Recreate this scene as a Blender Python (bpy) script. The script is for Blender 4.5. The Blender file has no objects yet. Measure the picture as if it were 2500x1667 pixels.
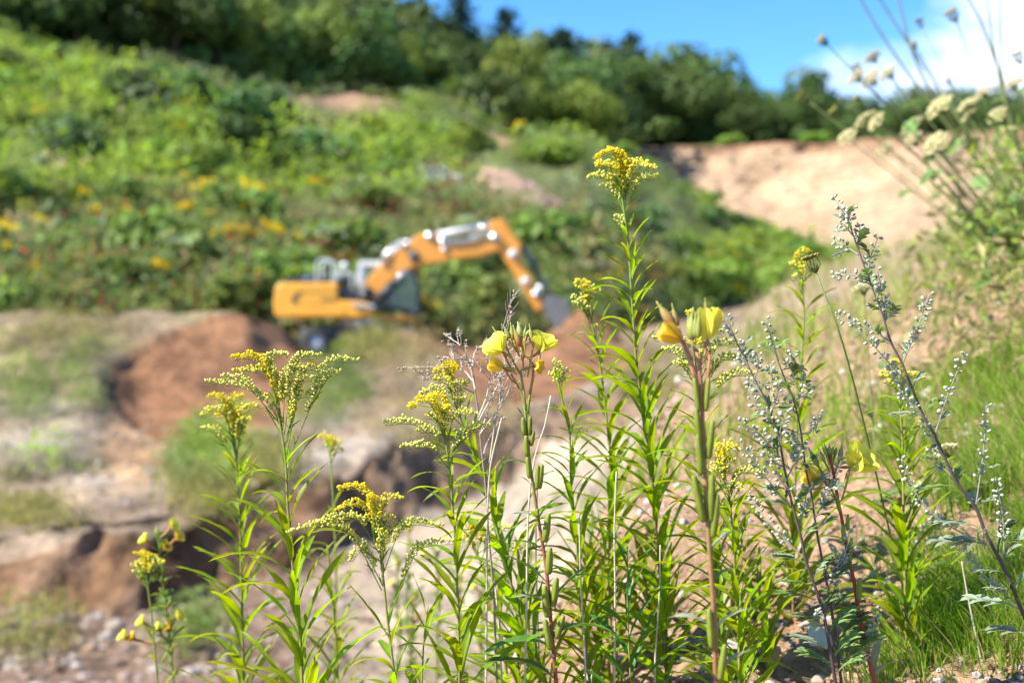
import bpy, math, random
import numpy as np
from mathutils import Vector, Matrix, noise

random.seed(7)
RNG = np.random.default_rng(11)
sc = bpy.context.scene
C = sc.collection

# ---------------------------------------------------------------- camera, sky, sun, exposure
cam_d = bpy.data.cameras.new('camera')
cam = bpy.data.objects.new('camera', cam_d)
C.objects.link(cam)
cam.location = (0, 0, 0)
cam.rotation_euler = (math.radians(90), 0, 0)
cam_d.sensor_width = 36.0
cam_d.lens = 50.0
cam_d.clip_start = 0.05
cam_d.clip_end = 3000
cam_d.dof.use_dof = True
cam_d.dof.focus_distance = 2.0
cam_d.dof.aperture_fstop = 3.7
sc.camera = cam

SUN = Vector((-0.85, -0.30, 0.88)).normalized()
el = math.asin(SUN.z)
az = math.atan2(SUN.x, SUN.y)
world = bpy.data.worlds.new('World')
sc.world = world
world.use_nodes = True
wn, wl = world.node_tree.nodes, world.node_tree.links
wn.clear()
wo = wn.new('ShaderNodeOutputWorld')
bg = wn.new('ShaderNodeBackground')
bg.inputs['Strength'].default_value = 0.115
sky = wn.new('ShaderNodeTexSky')
sky.sky_type = 'NISHITA'
sky.sun_disc = False
sky.sun_elevation = el
sky.sun_rotation = az
sky.altitude = 1200
sky.air_density = 0.9
sky.dust_density = 0.0
sky.ozone_density = 4.0
tc = wn.new('ShaderNodeTexCoord')
mp = wn.new('ShaderNodeMapping')
mp.inputs['Location'].default_value = (0.47, 0.0, 0.02)
mp.inputs['Scale'].default_value = (1.0, 1.0, 2.2)
wl.new(tc.outputs['Generated'], mp.inputs['Vector'])
cn = wn.new('ShaderNodeTexNoise')
cn.inputs['Scale'].default_value = 3.6
cn.inputs['Detail'].default_value = 7
cn.inputs['Roughness'].default_value = 0.55
cn.inputs['Distortion'].default_value = 0.25
wl.new(mp.outputs['Vector'], cn.inputs['Vector'])
cr = wn.new('ShaderNodeValToRGB')
cr.color_ramp.elements[0].position = 0.60
cr.color_ramp.elements[1].position = 0.74
# one bank of cloud stands over the right-hand cliff, the rest of the sky holds scattered ones
dp = wn.new('ShaderNodeVectorMath'); dp.operation = 'DISTANCE'
dp.inputs[1].default_value = (0.32, 0.925, 0.185)
nrm = wn.new('ShaderNodeVectorMath'); nrm.operation = 'NORMALIZE'
wl.new(tc.outputs['Generated'], nrm.inputs[0])
wl.new(nrm.outputs[0], dp.inputs[0])
bank_r = wn.new('ShaderNodeMapRange')
bank_r.inputs['From Min'].default_value = 0.05
bank_r.inputs['From Max'].default_value = 0.16
bank_r.inputs['To Min'].default_value = 0.20
bank_r.inputs['To Max'].default_value = 0.0
wl.new(dp.outputs['Value'], bank_r.inputs['Value'])
cadd = wn.new('ShaderNodeMath'); cadd.operation = 'ADD'
wl.new(cn.outputs['Fac'], cadd.inputs[0])
wl.new(bank_r.outputs[0], cadd.inputs[1])
wl.new(cadd.outputs[0], cr.inputs['Fac'])
cmul = wn.new('ShaderNodeMath'); cmul.operation = 'MULTIPLY'
cmul.inputs[1].default_value = 0.9
wl.new(cr.outputs['Color'], cmul.inputs[0])
cmix = wn.new('ShaderNodeMix'); cmix.data_type = 'RGBA'
cmix.inputs['B'].default_value = (5.6, 5.9, 7.0, 1)
wl.new(cmul.outputs[0], cmix.inputs['Factor'])
shs = wn.new('ShaderNodeHueSaturation'); shs.inputs['Saturation'].default_value = 1.25
wl.new(sky.outputs['Color'], shs.inputs['Color'])
wl.new(shs.outputs['Color'], cmix.inputs['A'])
wl.new(cmix.outputs['Result'], bg.inputs['Color'])
wl.new(bg.outputs[0], wo.inputs['Surface'])

sun_d = bpy.data.lights.new('sun', 'SUN')
sun_d.energy = 4.7
sun_d.angle = math.radians(0.5)
sun_d.color = (1.0, 0.94, 0.82)
sun = bpy.data.objects.new('sun', sun_d)
C.objects.link(sun)
sun.rotation_euler = (-SUN).to_track_quat('-Z', 'Y').to_euler()
sun.location = (-20, -10, 40)

sc.view_settings.view_transform = 'Standard'
sc.view_settings.look = 'None'
sc.view_settings.exposure = 1.38
sc.view_settings.gamma = 1.0
sc.view_settings.use_curve_mapping = False
sc.render.engine = 'CYCLES'
try:
    sc.cycles.use_denoising = True
    sc.cycles.denoiser = 'OPENIMAGEDENOISE'
except Exception:
    pass
sc.cycles.max_bounces = 8
sc.cycles.transparent_max_bounces = 8
sc.cycles.sample_clamp_indirect = 6.0

# ---------------------------------------------------------------- helpers
FP = 3472.2          # focal length in photograph pixels


def up(px, py, Y):
    """world point that lies Y metres ahead on the sight line of photograph pixel (px, py)"""
    return np.array([(px - 1250.0) / FP * Y, Y, (833.5 - py) / FP * Y])


def tag(o, label=None, cat=None, group=None, kind=None):
    if label: o['label'] = label
    if cat: o['category'] = cat
    if group: o['group'] = group
    if kind: o['kind'] = kind
    return o


def empty(name, loc, label, cat, group=None):
    o = bpy.data.objects.new(name, None)
    C.objects.link(o)
    o.empty_display_size = 0.1
    o.location = loc
    return tag(o, label, cat, group)


def link(name, me, parent=None, mw=None):
    o = bpy.data.objects.new(name, me)
    C.objects.link(o)
    if mw is not None:
        o.matrix_world = mw
    if parent is not None:
        o.parent = parent
        if mw is not None:
            o.matrix_basis = Matrix.Translation(-parent.location) @ mw if parent.parent is None else mw
    return o


class MB:
    """collects vertices, faces, vertex colours and material slots for one mesh"""
    def __init__(self):
        self.v, self.f, self.c, self.m, self.n = [], [], [], [], 0

    def add(self, verts, faces, col=(1, 1, 1), mi=0):
        verts = np.asarray(verts, float).reshape(-1, 3)
        k = self.n
        self.v.append(verts)
        self.f.extend([tuple(i + k for i in q) for q in faces])
        self.m.extend([mi] * len(faces))
        col = np.asarray(col, float)
        if col.ndim == 1:
            col = np.tile(col, (len(verts), 1))
        self.c.append(col)
        self.n += len(verts)

    def tube(self, pts, rad, n=6, col=(1, 1, 1), mi=0, cap=True):
        pts = np.asarray(pts, float)
        rad = np.broadcast_to(np.asarray(rad, float), (len(pts),))
        t = np.gradient(pts, axis=0)
        t /= np.linalg.norm(t, axis=1, keepdims=True) + 1e-12
        ref = np.array([0.0, 1.0, 0.0]) if abs(t[0][1]) < 0.9 else np.array([1.0, 0, 0])
        vs = []
        a = np.arange(n) / n * 2 * math.pi
        for p, tt, r in zip(pts, t, rad):
            s = np.cross(tt, ref); s /= np.linalg.norm(s) + 1e-12
            u = np.cross(s, tt)
            vs.append(p + r * (np.outer(np.cos(a), s) + np.outer(np.sin(a), u)))
            ref = u
        fs = []
        for i in range(len(pts) - 1):
            for j in range(n):
                k = (j + 1) % n
                fs.append((i * n + j, i * n + k, (i + 1) * n + k, (i + 1) * n + j))
        if cap:
            fs.append(tuple(range(n - 1, -1, -1)))
            fs.append(tuple(range((len(pts) - 1) * n, len(pts) * n)))
        c = np.asarray(col, float)
        if c.ndim == 2:
            c = np.repeat(c, n, axis=0)
        self.add(np.concatenate(vs), fs, c, mi)

    def box(self, lo, hi, col=(1, 1, 1), mi=0):
        (a, b, c), (d, e, f) = lo, hi
        v = [(a, b, c), (d, b, c), (d, e, c), (a, e, c), (a, b, f), (d, b, f), (d, e, f), (a, e, f)]
        self.add(v, [(0, 3, 2, 1), (4, 5, 6, 7), (0, 1, 5, 4), (1, 2, 6, 5), (2, 3, 7, 6), (3, 0, 4, 7)], col, mi)

    def mesh(self, name, mats, smooth=True, colors=True):
        me = bpy.data.meshes.new(name)
        v = np.concatenate(self.v) if self.v else np.zeros((0, 3))
        me.from_pydata(v.tolist(), [], self.f)
        for m in (mats if isinstance(mats, (list, tuple)) else [mats]):
            me.materials.append(m)
        if any(self.m):
            me.polygons.foreach_set('material_index', np.array(self.m, dtype=np.int32))
        if smooth:
            me.polygons.foreach_set('use_smooth', np.ones(len(me.polygons), dtype=bool))
        if colors:
            ca = me.color_attributes.new('Col', 'FLOAT_COLOR', 'POINT')
            c = np.concatenate(self.c)
            ca.data.foreach_set('color', np.concatenate([c, np.ones((len(c), 1))], axis=1).astype(np.float32).ravel())
        me.update()
        return me

    def obj(self, name, mats, parent=None, smooth=True, colors=True):
        """one mesh object; vertices are given in world space and moved to the parent's base"""
        if parent is not None:
            off = np.array(parent.location)
            if parent.parent is not None:
                off = off + np.array(parent.parent.location)
            self.v = [x - off for x in self.v]
        me = self.mesh(name, mats, smooth, colors)
        o = bpy.data.objects.new(name, me)
        C.objects.link(o)
        if parent is not None:
            o.parent = parent
        return o


def bevel(o, w=0.03, seg=2):
    b = o.modifiers.new('bevel', 'BEVEL')
    b.width = w; b.segments = seg; b.limit_method = 'ANGLE'; b.angle_limit = math.radians(35)
    return o


def crom(pts, n):
    """smooth curve through pts, n samples spread by length"""
    p = np.asarray(pts, float)
    if len(p) == 2:
        return p[0] + np.linspace(0, 1, n)[:, None] * (p[1] - p[0])
    q = np.vstack([2 * p[0] - p[1], p, 2 * p[-1] - p[-2]])
    out = []
    for i in range(1, len(q) - 2):
        for s in np.linspace(0, 1, 12, endpoint=False):
            a, b, c, d = q[i - 1], q[i], q[i + 1], q[i + 2]
            out.append(0.5 * (2 * b + (c - a) * s + (2 * a - 5 * b + 4 * c - d) * s * s + (3 * b - a - 3 * c + d) * s ** 3))
    out.append(p[-1])
    out = np.array(out)
    L = np.concatenate([[0], np.cumsum(np.linalg.norm(np.diff(out, axis=0), axis=1))])
    t = np.linspace(0, L[-1], n)
    return np.stack([np.interp(t, L, out[:, k]) for k in range(3)], axis=1)


def unit(v):
    v = np.asarray(v, float)
    return v / (np.linalg.norm(v) + 1e-12)


def frame(z, x):
    """3x3 with columns x', y', z' : z' along z, x' close to x"""
    z = unit(z)
    x = np.asarray(x, float) - np.dot(x, z) * z
    if np.linalg.norm(x) < 1e-6:
        x = np.cross(z, (0.3, 0.9, 0.1))
    x = unit(x)
    return np.stack([x, np.cross(z, x), z], axis=1)


def mat4(R, loc, s=1.0):
    M = np.eye(4)
    M[:3, :3] = R * s
    M[:3, 3] = loc
    return Matrix(M.tolist())


def rnd(a, b):
    return random.uniform(a, b)


# ---------------------------------------------------------------- materials
def nodes_of(name):
    m = bpy.data.materials.new(name)
    m.use_nodes = True
    nt = m.node_tree
    nt.nodes.clear()
    return m, nt.nodes, nt.links


def ramp_val(n, l, src, lo, hi):
    r = n.new('ShaderNodeMapRange')
    r.inputs['To Min'].default_value = lo
    r.inputs['To Max'].default_value = hi
    l.new(src, r.inputs['Value'])
    return r.outputs[0]


def M_leaf(name, col, transl=0.35, rough=0.45, var=0.25, vcol=False, hue=0.02, tcol=None, grain=40.0, gloss=0.25, vein=False, tgain=1.9, thue=0.485):
    """thin plant tissue: diffuse with gloss on both faces and light let through; colour varies per object and by grain"""
    m, n, l = nodes_of(name)
    out = n.new('ShaderNodeOutputMaterial')
    info = n.new('ShaderNodeObjectInfo')
    geo = n.new('ShaderNodeNewGeometry')
    tex = n.new('ShaderNodeTexNoise'); tex.inputs['Scale'].default_value = grain; tex.inputs['Detail'].default_value = 3
    l.new(geo.outputs['Position'], tex.inputs['Vector'])
    hsv = n.new('ShaderNodeHueSaturation')
    if vcol:
        at = n.new('ShaderNodeAttribute'); at.attribute_name = 'Col'
        mx = n.new('ShaderNodeMix'); mx.data_type = 'RGBA'; mx.blend_type = 'MULTIPLY'
        mx.inputs['Factor'].default_value = 1
        mx.inputs['A'].default_value = (*col, 1)
        l.new(at.outputs['Color'], mx.inputs['B'])
        l.new(mx.outputs['Result'], hsv.inputs['Color'])
    else:
        hsv.inputs['Color'].default_value = (*col, 1)
    l.new(ramp_val(n, l, info.outputs['Random'], 0.5 - hue, 0.5 + hue), hsv.inputs['Hue'])
    a = n.new('ShaderNodeMath'); a.operation = 'MULTIPLY'
    l.new(ramp_val(n, l, info.outputs['Random'], 1 - var, 1 + var), a.inputs[0])
    l.new(ramp_val(n, l, tex.outputs['Fac'], 0.65, 1.35), a.inputs[1])
    l.new(a.outputs[0], hsv.inputs['Value'])
    colour = hsv.outputs['Color']
    if vein:
        uv = n.new('ShaderNodeTexCoord')
        sp = n.new('ShaderNodeSeparateXYZ'); l.new(uv.outputs['UV'], sp.inputs[0])
        d = n.new('ShaderNodeMath'); d.operation = 'SUBTRACT'; d.inputs[1].default_value = 0.5
        l.new(sp.outputs['Y'], d.inputs[0])
        ab = n.new('ShaderNodeMath'); ab.operation = 'ABSOLUTE'; l.new(d.outputs[0], ab.inputs[0])
        r = n.new('ShaderNodeMapRange')
        r.inputs['From Min'].default_value = 0.02; r.inputs['From Max'].default_value = 0.07
        r.inputs['To Min'].default_value = 0.55; r.inputs['To Max'].default_value = 0.0
        l.new(ab.outputs[0], r.inputs['Value'])
        vm = n.new('ShaderNodeMix'); vm.data_type = 'RGBA'
        vm.inputs['B'].default_value = (min(1, col[0] * 1.9 + .04), min(1, col[1] * 1.6 + .03), col[2] * 1.6, 1)
        l.new(r.outputs[0], vm.inputs['Factor']); l.new(colour, vm.inputs['A'])
        colour = vm.outputs['Result']
        tx2 = n.new('ShaderNodeTexNoise'); tx2.inputs['Scale'].default_value = 260; tx2.inputs['Detail'].default_value = 2
        l.new(geo.outputs['Position'], tx2.inputs['Vector'])
        tipm = n.new('ShaderNodeMath'); tipm.operation = 'MULTIPLY_ADD'; tipm.inputs[1].default_value = 0.16
        l.new(sp.outputs['X'], tipm.inputs[0]); l.new(tx2.outputs['Fac'], tipm.inputs[2])
        sr = n.new('ShaderNodeMapRange'); sr.inputs['From Min'].default_value = 0.72; sr.inputs['From Max'].default_value = 0.80; sr.inputs['To Max'].default_value = 0.75
        l.new(tipm.outputs[0], sr.inputs['Value'])
        vs_ = n.new('ShaderNodeMix'); vs_.data_type = 'RGBA'; vs_.inputs['B'].default_value = (0.30, 0.20, 0.05, 1)
        l.new(sr.outputs[0], vs_.inputs['Factor']); l.new(colour, vs_.inputs['A'])
        colour = vs_.outputs['Result']
    bs = n.new('ShaderNodeBsdfPrincipled')
    bs.inputs['Roughness'].default_value = rough
    bs.inputs['Specular IOR Level'].default_value = gloss
    l.new(colour, bs.inputs['Base Color'])
    tr = n.new('ShaderNodeBsdfTranslucent')
    th = n.new('ShaderNodeHueSaturation')
    th.inputs['Hue'].default_value = thue
    th.inputs['Saturation'].default_value = 1.1
    th.inputs['Value'].default_value = tgain
    l.new(colour, th.inputs['Color'])
    l.new(th.outputs['Color'], tr.inputs['Color'])
    mix = n.new('ShaderNodeMixShader'); mix.inputs['Fac'].default_value = transl
    l.new(bs.outputs[0], mix.inputs[1]); l.new(tr.outputs[0], mix.inputs[2])
    l.new(mix.outputs[0], out.inputs['Surface'])
    return m


def M_solid(name, col, rough=0.6, metal=0.0, var=0.12, grain=6.0, bump=0.0, spec=0.4, coat=0.0):
    m, n, l = nodes_of(name)
    out = n.new('ShaderNodeOutputMaterial')
    bs = n.new('ShaderNodeBsdfPrincipled')
    geo = n.new('ShaderNodeNewGeometry')
    tex = n.new('ShaderNodeTexNoise'); tex.inputs['Scale'].default_value = grain; tex.inputs['Detail'].default_value = 6
    l.new(geo.outputs['Position'], tex.inputs['Vector'])
    hsv = n.new('ShaderNodeHueSaturation'); hsv.inputs['Color'].default_value = (*col, 1)
    l.new(ramp_val(n, l, tex.outputs['Fac'], 1 - 2 * var, 1 + 2 * var), hsv.inputs['Value'])
    l.new(hsv.outputs['Color'], bs.inputs['Base Color'])
    l.new(ramp_val(n, l, tex.outputs['Fac'], max(0.05, rough - 0.12), min(1, rough + 0.12)), bs.inputs['Roughness'])
    bs.inputs['Metallic'].default_value = metal
    bs.inputs['Specular IOR Level'].default_value = spec
    if coat:
        bs.inputs['Coat Weight'].default_value = coat
        bs.inputs['Coat Roughness'].default_value = 0.12
    if bump:
        b = n.new('ShaderNodeBump'); b.inputs['Strength'].default_value = bump
        l.new(tex.outputs['Fac'], b.inputs['Height']); l.new(b.outputs[0], bs.inputs['Normal'])
    l.new(bs.outputs[0], out.inputs['Surface'])
    return m


def M_soil(name, coarse, fine, pebble, bump=0.6, contrast=0.35, bscale=0.05, strata=0.0):
    """bare earth: colour attribute of the soil kind times clods, grains and scattered pebbles"""
    m, n, l = nodes_of(name)
    out = n.new('ShaderNodeOutputMaterial')
    bs = n.new('ShaderNodeBsdfPrincipled'); bs.inputs['Roughness'].default_value = 0.95
    bs.inputs['Specular IOR Level'].default_value = 0.1
    at = n.new('ShaderNodeAttribute'); at.attribute_name = 'Col'
    geo = n.new('ShaderNodeNewGeometry')
    def tx(s, d=8, rough=0.65):
        t = n.new('ShaderNodeTexNoise'); t.inputs['Scale'].default_value = s; t.inputs['Detail'].default_value = d
        t.inputs['Roughness'].default_value = rough
        l.new(geo.outputs['Position'], t.inputs['Vector']); return t.outputs['Fac']
    t1, t2 = tx(coarse), tx(fine, 5)
    vo = n.new('ShaderNodeTexVoronoi'); vo.inputs['Scale'].default_value = pebble
    l.new(geo.outputs['Position'], vo.inputs['Vector'])
    hs = n.new('ShaderNodeHueSaturation'); l.new(at.outputs['Color'], hs.inputs['Color'])
    a = n.new('ShaderNodeMath'); a.operation = 'MULTIPLY'
    l.new(ramp_val(n, l, t1, 1 - contrast * 1.6, 1 + contrast * 1.6), a.inputs[0])
    l.new(ramp_val(n, l, t2, 1 - contrast, 1 + contrast), a.inputs[1])
    b = n.new('ShaderNodeMath'); b.operation = 'MULTIPLY'
    sep = n.new('ShaderNodeSeparateColor'); l.new(vo.outputs['Color'], sep.inputs[0])
    l.new(a.outputs[0], b.inputs[0]); l.new(ramp_val(n, l, sep.outputs[0], 0.75, 1.3), b.inputs[1])
    val = b.outputs[0]
    if strata:
        w = n.new('ShaderNodeTexWave'); w.bands_direction = 'Z'; w.inputs['Scale'].default_value = 0.45
        w.inputs['Distortion'].default_value = 6; w.inputs['Detail'].default_value = 4; w.inputs['Detail Scale'].default_value = 0.6
        l.new(geo.outputs['Position'], w.inputs['Vector'])
        c2 = n.new('ShaderNodeMath'); c2.operation = 'MULTIPLY'
        l.new(val, c2.inputs[0]); l.new(ramp_val(n, l, w.outputs['Fac'], 1 - strata, 1 + strata * 0.5), c2.inputs[1])
        val = c2.outputs[0]
    l.new(val, hs.inputs['Value'])
    l.new(hs.outputs['Color'], bs.inputs['Base Color'])
    hsum = n.new('ShaderNodeMath'); hsum.operation = 'ADD'
    l.new(t1, hsum.inputs[0]); l.new(ramp_val(n, l, t2, 0, 0.5), hsum.inputs[1])
    bp = n.new('ShaderNodeBump'); bp.inputs['Strength'].default_value = bump; bp.inputs['Distance'].default_value = bscale
    l.new(hsum.outputs[0], bp.inputs['Height']); l.new(bp.outputs[0], bs.inputs['Normal'])
    l.new(bs.outputs[0], out.inputs['Surface'])
    return m


def M_glass(name):
    m, n, l = nodes_of(name)
    out = n.new('ShaderNodeOutputMaterial')
    g = n.new('ShaderNodeBsdfGlossy'); g.inputs['Roughness'].default_value = 0.04
    t = n.new('ShaderNodeBsdfTransparent'); t.inputs['Color'].default_value = (0.72, 0.78, 0.78, 1)
    f = n.new('ShaderNodeFresnel'); f.inputs['IOR'].default_value = 1.5
    mx = n.new('ShaderNodeMixShader')
    l.new(f.outputs[0], mx.inputs[0]); l.new(t.outputs[0], mx.inputs[1]); l.new(g.outputs[0], mx.inputs[2])
    l.new(mx.outputs[0], out.inputs['Surface'])
    return m


MAT = {}
MAT['near_soil'] = M_soil('near_soil', 14, 70, 110, 1.0, 0.36, 0.03)
MAT['pit_soil'] = M_soil('pit_soil', 0.55, 5, 9, 0.9, 0.34, 0.3)
MAT['cliff_sand'] = M_soil('cliff_sand', 0.16, 1.2, 2.5, 1.0, 0.22, 1.2, 0.16)
MAT['hill_soil'] = M_soil('hill_soil', 0.3, 2.5, 4, 0.6, 0.3, 0.4)
MAT['goldenrod_leaf'] = M_leaf('goldenrod_leaf', (0.16, 0.25, 0.011), 0.54, 0.42, 0.22, hue=.028, vein=True, grain=55)
MAT['olive_leaf'] = M_leaf('olive_leaf', (0.16, 0.20, 0.012), 0.42, 0.45, 0.30, hue=0.03, vein=True, grain=55)
MAT['dark_leaf'] = M_leaf('dark_leaf', (0.05, 0.15, 0.02), 0.35, 0.42, 0.15, vein=True, grain=55)
MAT['primrose_leaf'] = M_leaf('primrose_leaf', (0.07, 0.15, 0.025), 0.30, 0.35, 0.3, vein=True, grain=90, gloss=0.5)
MAT['pale_leaf'] = M_leaf('pale_leaf', (0.24, 0.30, 0.20), 0.25, 0.6, 0.2, vein=True, grain=90)
MAT['mugwort_leaf'] = M_leaf('mugwort_leaf', (0.14, 0.22, 0.065), 0.25, 0.6, 0.35, grain=90)
MAT['stem'] = M_leaf('plant_stem', (1, 1, 1), 0.15, 0.5, 0.08, vcol=True, hue=0.0, grain=120, tgain=1.2)
MAT['floret'] = M_leaf('floret', (1, 1, 1), 0.30, 0.6, 0.05, vcol=True, hue=0.0, grain=200, tgain=1.1, thue=.5)
MAT['petal'] = M_leaf('petal', (0.74, 0.73, 0.12), 0.45, 0.5, 0.06, hue=0.006, grain=60, tgain=1.0, thue=.5)
MAT['old_petal'] = M_leaf('old_petal', (0.70, 0.52, 0.07), 0.35, 0.55, 0.12, hue=0.012, grain=90, tgain=1.1, thue=.5)
MAT['mug_bud'] = M_leaf('mugwort_bud', (1, 1, 1), 0.15, 0.75, 0.05, vcol=True, hue=0.0, grain=300, tgain=1.0, thue=.5)
MAT['capsule'] = M_leaf('capsule', (0.075, 0.17, 0.02), 0.10, 0.4, 0.15, grain=120, gloss=0.4)
MAT['umbel_white'] = M_leaf('umbel_white', (1, 1, 1), 0.30, 0.7, 0.08, vcol=True, hue=0.01, grain=200, tgain=1.0, thue=.5)
MAT['dry'] = M_leaf('dry_stalk', (1, 1, 1), 0.10, 0.8, 0.10, vcol=True, hue=0.0, grain=120)
MAT['grass'] = M_leaf('grass_blade', (1, 1, 1), 0.45, 0.5, 0.05, vcol=True, hue=0.0, grain=20)
MAT['weed'] = M_leaf('weed_leaf', (1, 1, 1), 0.38, 0.6, 0.06, vcol=True, hue=0.0, grain=2)
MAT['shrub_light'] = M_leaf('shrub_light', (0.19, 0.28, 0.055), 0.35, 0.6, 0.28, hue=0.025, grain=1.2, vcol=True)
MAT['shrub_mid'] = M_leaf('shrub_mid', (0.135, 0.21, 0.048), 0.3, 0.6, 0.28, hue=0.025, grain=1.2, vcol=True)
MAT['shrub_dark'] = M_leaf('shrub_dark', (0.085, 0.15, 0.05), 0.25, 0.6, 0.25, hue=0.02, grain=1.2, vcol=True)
MAT['shrub_yellow'] = M_leaf('yellow_flowers', (0.75, 0.58, 0.01), 0.3, 0.6, 0.15, grain=3)
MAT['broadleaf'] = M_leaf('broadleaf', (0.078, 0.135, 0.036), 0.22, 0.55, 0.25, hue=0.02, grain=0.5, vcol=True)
MAT['broadleaf_light'] = M_leaf('broadleaf_light', (0.15, 0.215, 0.04), 0.24, 0.55, 0.2, hue=0.02, grain=0.5, vcol=True)  # paler green; the brightness of sunlit trees is put into this colour too
MAT['needle'] = M_leaf('needle', (0.022, 0.05, 0.03), 0.15, 0.6, 0.15, grain=0.6, vcol=True)
MAT['bark'] = M_solid('bark', (0.10, 0.075, 0.055), 0.9, var=0.3, grain=3, bump=0.5)
MAT['stone'] = M_solid('stone', (0.33, 0.27, 0.22), 0.9, var=0.28, grain=60, bump=0.5)
MAT['white_stone'] = M_solid('white_stone', (0.50, 0.46, 0.41), 0.85, var=0.25, grain=50, bump=0.5)
MAT['tan_stone'] = M_solid('tan_stone', (0.38, 0.25, 0.16), 0.95, var=0.28, grain=60, bump=0.3)
MAT['paint'] = M_solid('orange_paint', (0.76, 0.36, 0.03), 0.42, var=0.05, grain=1.5, coat=0.3)
MAT['paint_boom'] = M_solid('boom_paint', (0.74, 0.30, 0.035), 0.42, var=0.10, grain=2.5, coat=0.3)
MAT['white_paint'] = M_solid('pale_grey_paint', (0.62, 0.65, 0.68), 0.4, var=0.04)
MAT['steel'] = M_solid('steel', (0.55, 0.58, 0.62), 0.28, metal=0.8, var=0.08, grain=8)
MAT['dark_steel'] = M_solid('dark_steel', (0.055, 0.065, 0.085), 0.45, metal=0.3, var=0.15)
MAT['bucket'] = M_solid('bucket_steel', (0.20, 0.195, 0.19), 0.5, metal=0.4, var=0.25, grain=5)
MAT['black'] = M_solid('black_rubber', (0.02, 0.02, 0.022), 0.75, var=0.2)
MAT['decal'] = M_solid('dark_decal', (0.06, 0.055, 0.06), 0.5, var=0.1)
MAT['seat'] = M_solid('grey_fabric', (0.28, 0.29, 0.31), 0.9)
MAT['chrome'] = M_solid('chrome', (0.85, 0.86, 0.88), 0.12, metal=1.0, var=0.02)
MAT['lamp_glass'] = M_solid('lamp_lens', (0.75, 0.78, 0.8), 0.1, var=0.02, spec=0.8)
MAT['car_paint'] = M_solid('white_car_paint', (0.78, 0.79, 0.80), 0.25, var=0.02, coat=0.6)
MAT['glass'] = M_glass('tinted_glass')
MAT['snail'] = M_solid('snail_shell', (0.22, 0.12, 0.05), 0.35, var=0.2, grain=200)


# ---------------------------------------------------------------- ground: loft between lines of the land
def loft(ribs, cols, subs):
    """ribs: lists of (px, py, Y) across the view; returns grid points [row, col, xyz] and the row parameter of every row"""
    cols = np.asarray(cols, float)
    P = np.array([[np.interp(cols, [p[0] for p in r], [p[k] for p in r]) for k in (1, 2)] for r in ribs])
    rows, par = [], []
    for i in range(len(ribs) - 1):
        for s in np.linspace(0, 1, subs[i], endpoint=False):
            e = s
            Y = P[i, 1] * (1 - e) + P[i + 1, 1] * e
            z0 = (833.5 - P[i, 0]) / FP * P[i, 1]
            z1 = (833.5 - P[i + 1, 0]) / FP * P[i + 1, 1]
            Z = z0 * (1 - e) + z1 * e
            rows.append(np.stack([(cols - 1250) / FP * Y, Y, Z], axis=1))
            par.append(i + s)
    Y = P[-1, 1]
    rows.append(np.stack([(cols - 1250) / FP * Y, Y, (833.5 - P[-1, 0]) / FP * Y], axis=1))
    par.append(len(ribs) - 1)
    G = np.array(rows)
    return G, np.array(par)


def smooth_rows(G, k=1):
    for _ in range(k):
        H = G.copy()
        H[1:-1] = (G[:-2] + 2 * G[1:-1] + G[2:]) / 4
        G = H
    return G


def fbm(x, y, z, s, o=4):
    return noise.fractal(Vector((x * s, y * s, z * s)), 1.0, 2.0, o, noise_basis='PERLIN_ORIGINAL')


def grid_faces(nr, nc):
    return [(i * nc + j, i * nc + j + 1, (i + 1) * nc + j + 1, (i + 1) * nc + j) for i in range(nr - 1) for j in range(nc - 1)]


def land(name, G, col, mat):
    b = MB()
    nr, nc, _ = G.shape
    b.add(G.reshape(-1, 3), grid_faces(nr, nc), col.reshape(-1, 3))
    o = b.obj(name, mat)
    tag(o, kind='structure')
    return o


def sampler(G, par, cols):
    """point on the lofted land for pixel column px and row parameter v"""
    def f(px, v):
        i = np.interp(v, par, np.arange(len(par)))
        j = np.interp(px, cols, np.arange(len(cols)))
        i0, j0 = int(min(i, len(par) - 2)), int(min(j, len(cols) - 2))
        a, b = i - i0, j - j0
        return (G[i0, j0] * (1 - a) * (1 - b) + G[i0 + 1, j0] * a * (1 - b) + G[i0, j0 + 1] * (1 - a) * b + G[i0 + 1, j0 + 1] * a * b)
    return f


def project(p):
    return 1250 + p[0] / p[1] * FP, 833.5 - p[2] / p[1] * FP


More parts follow.
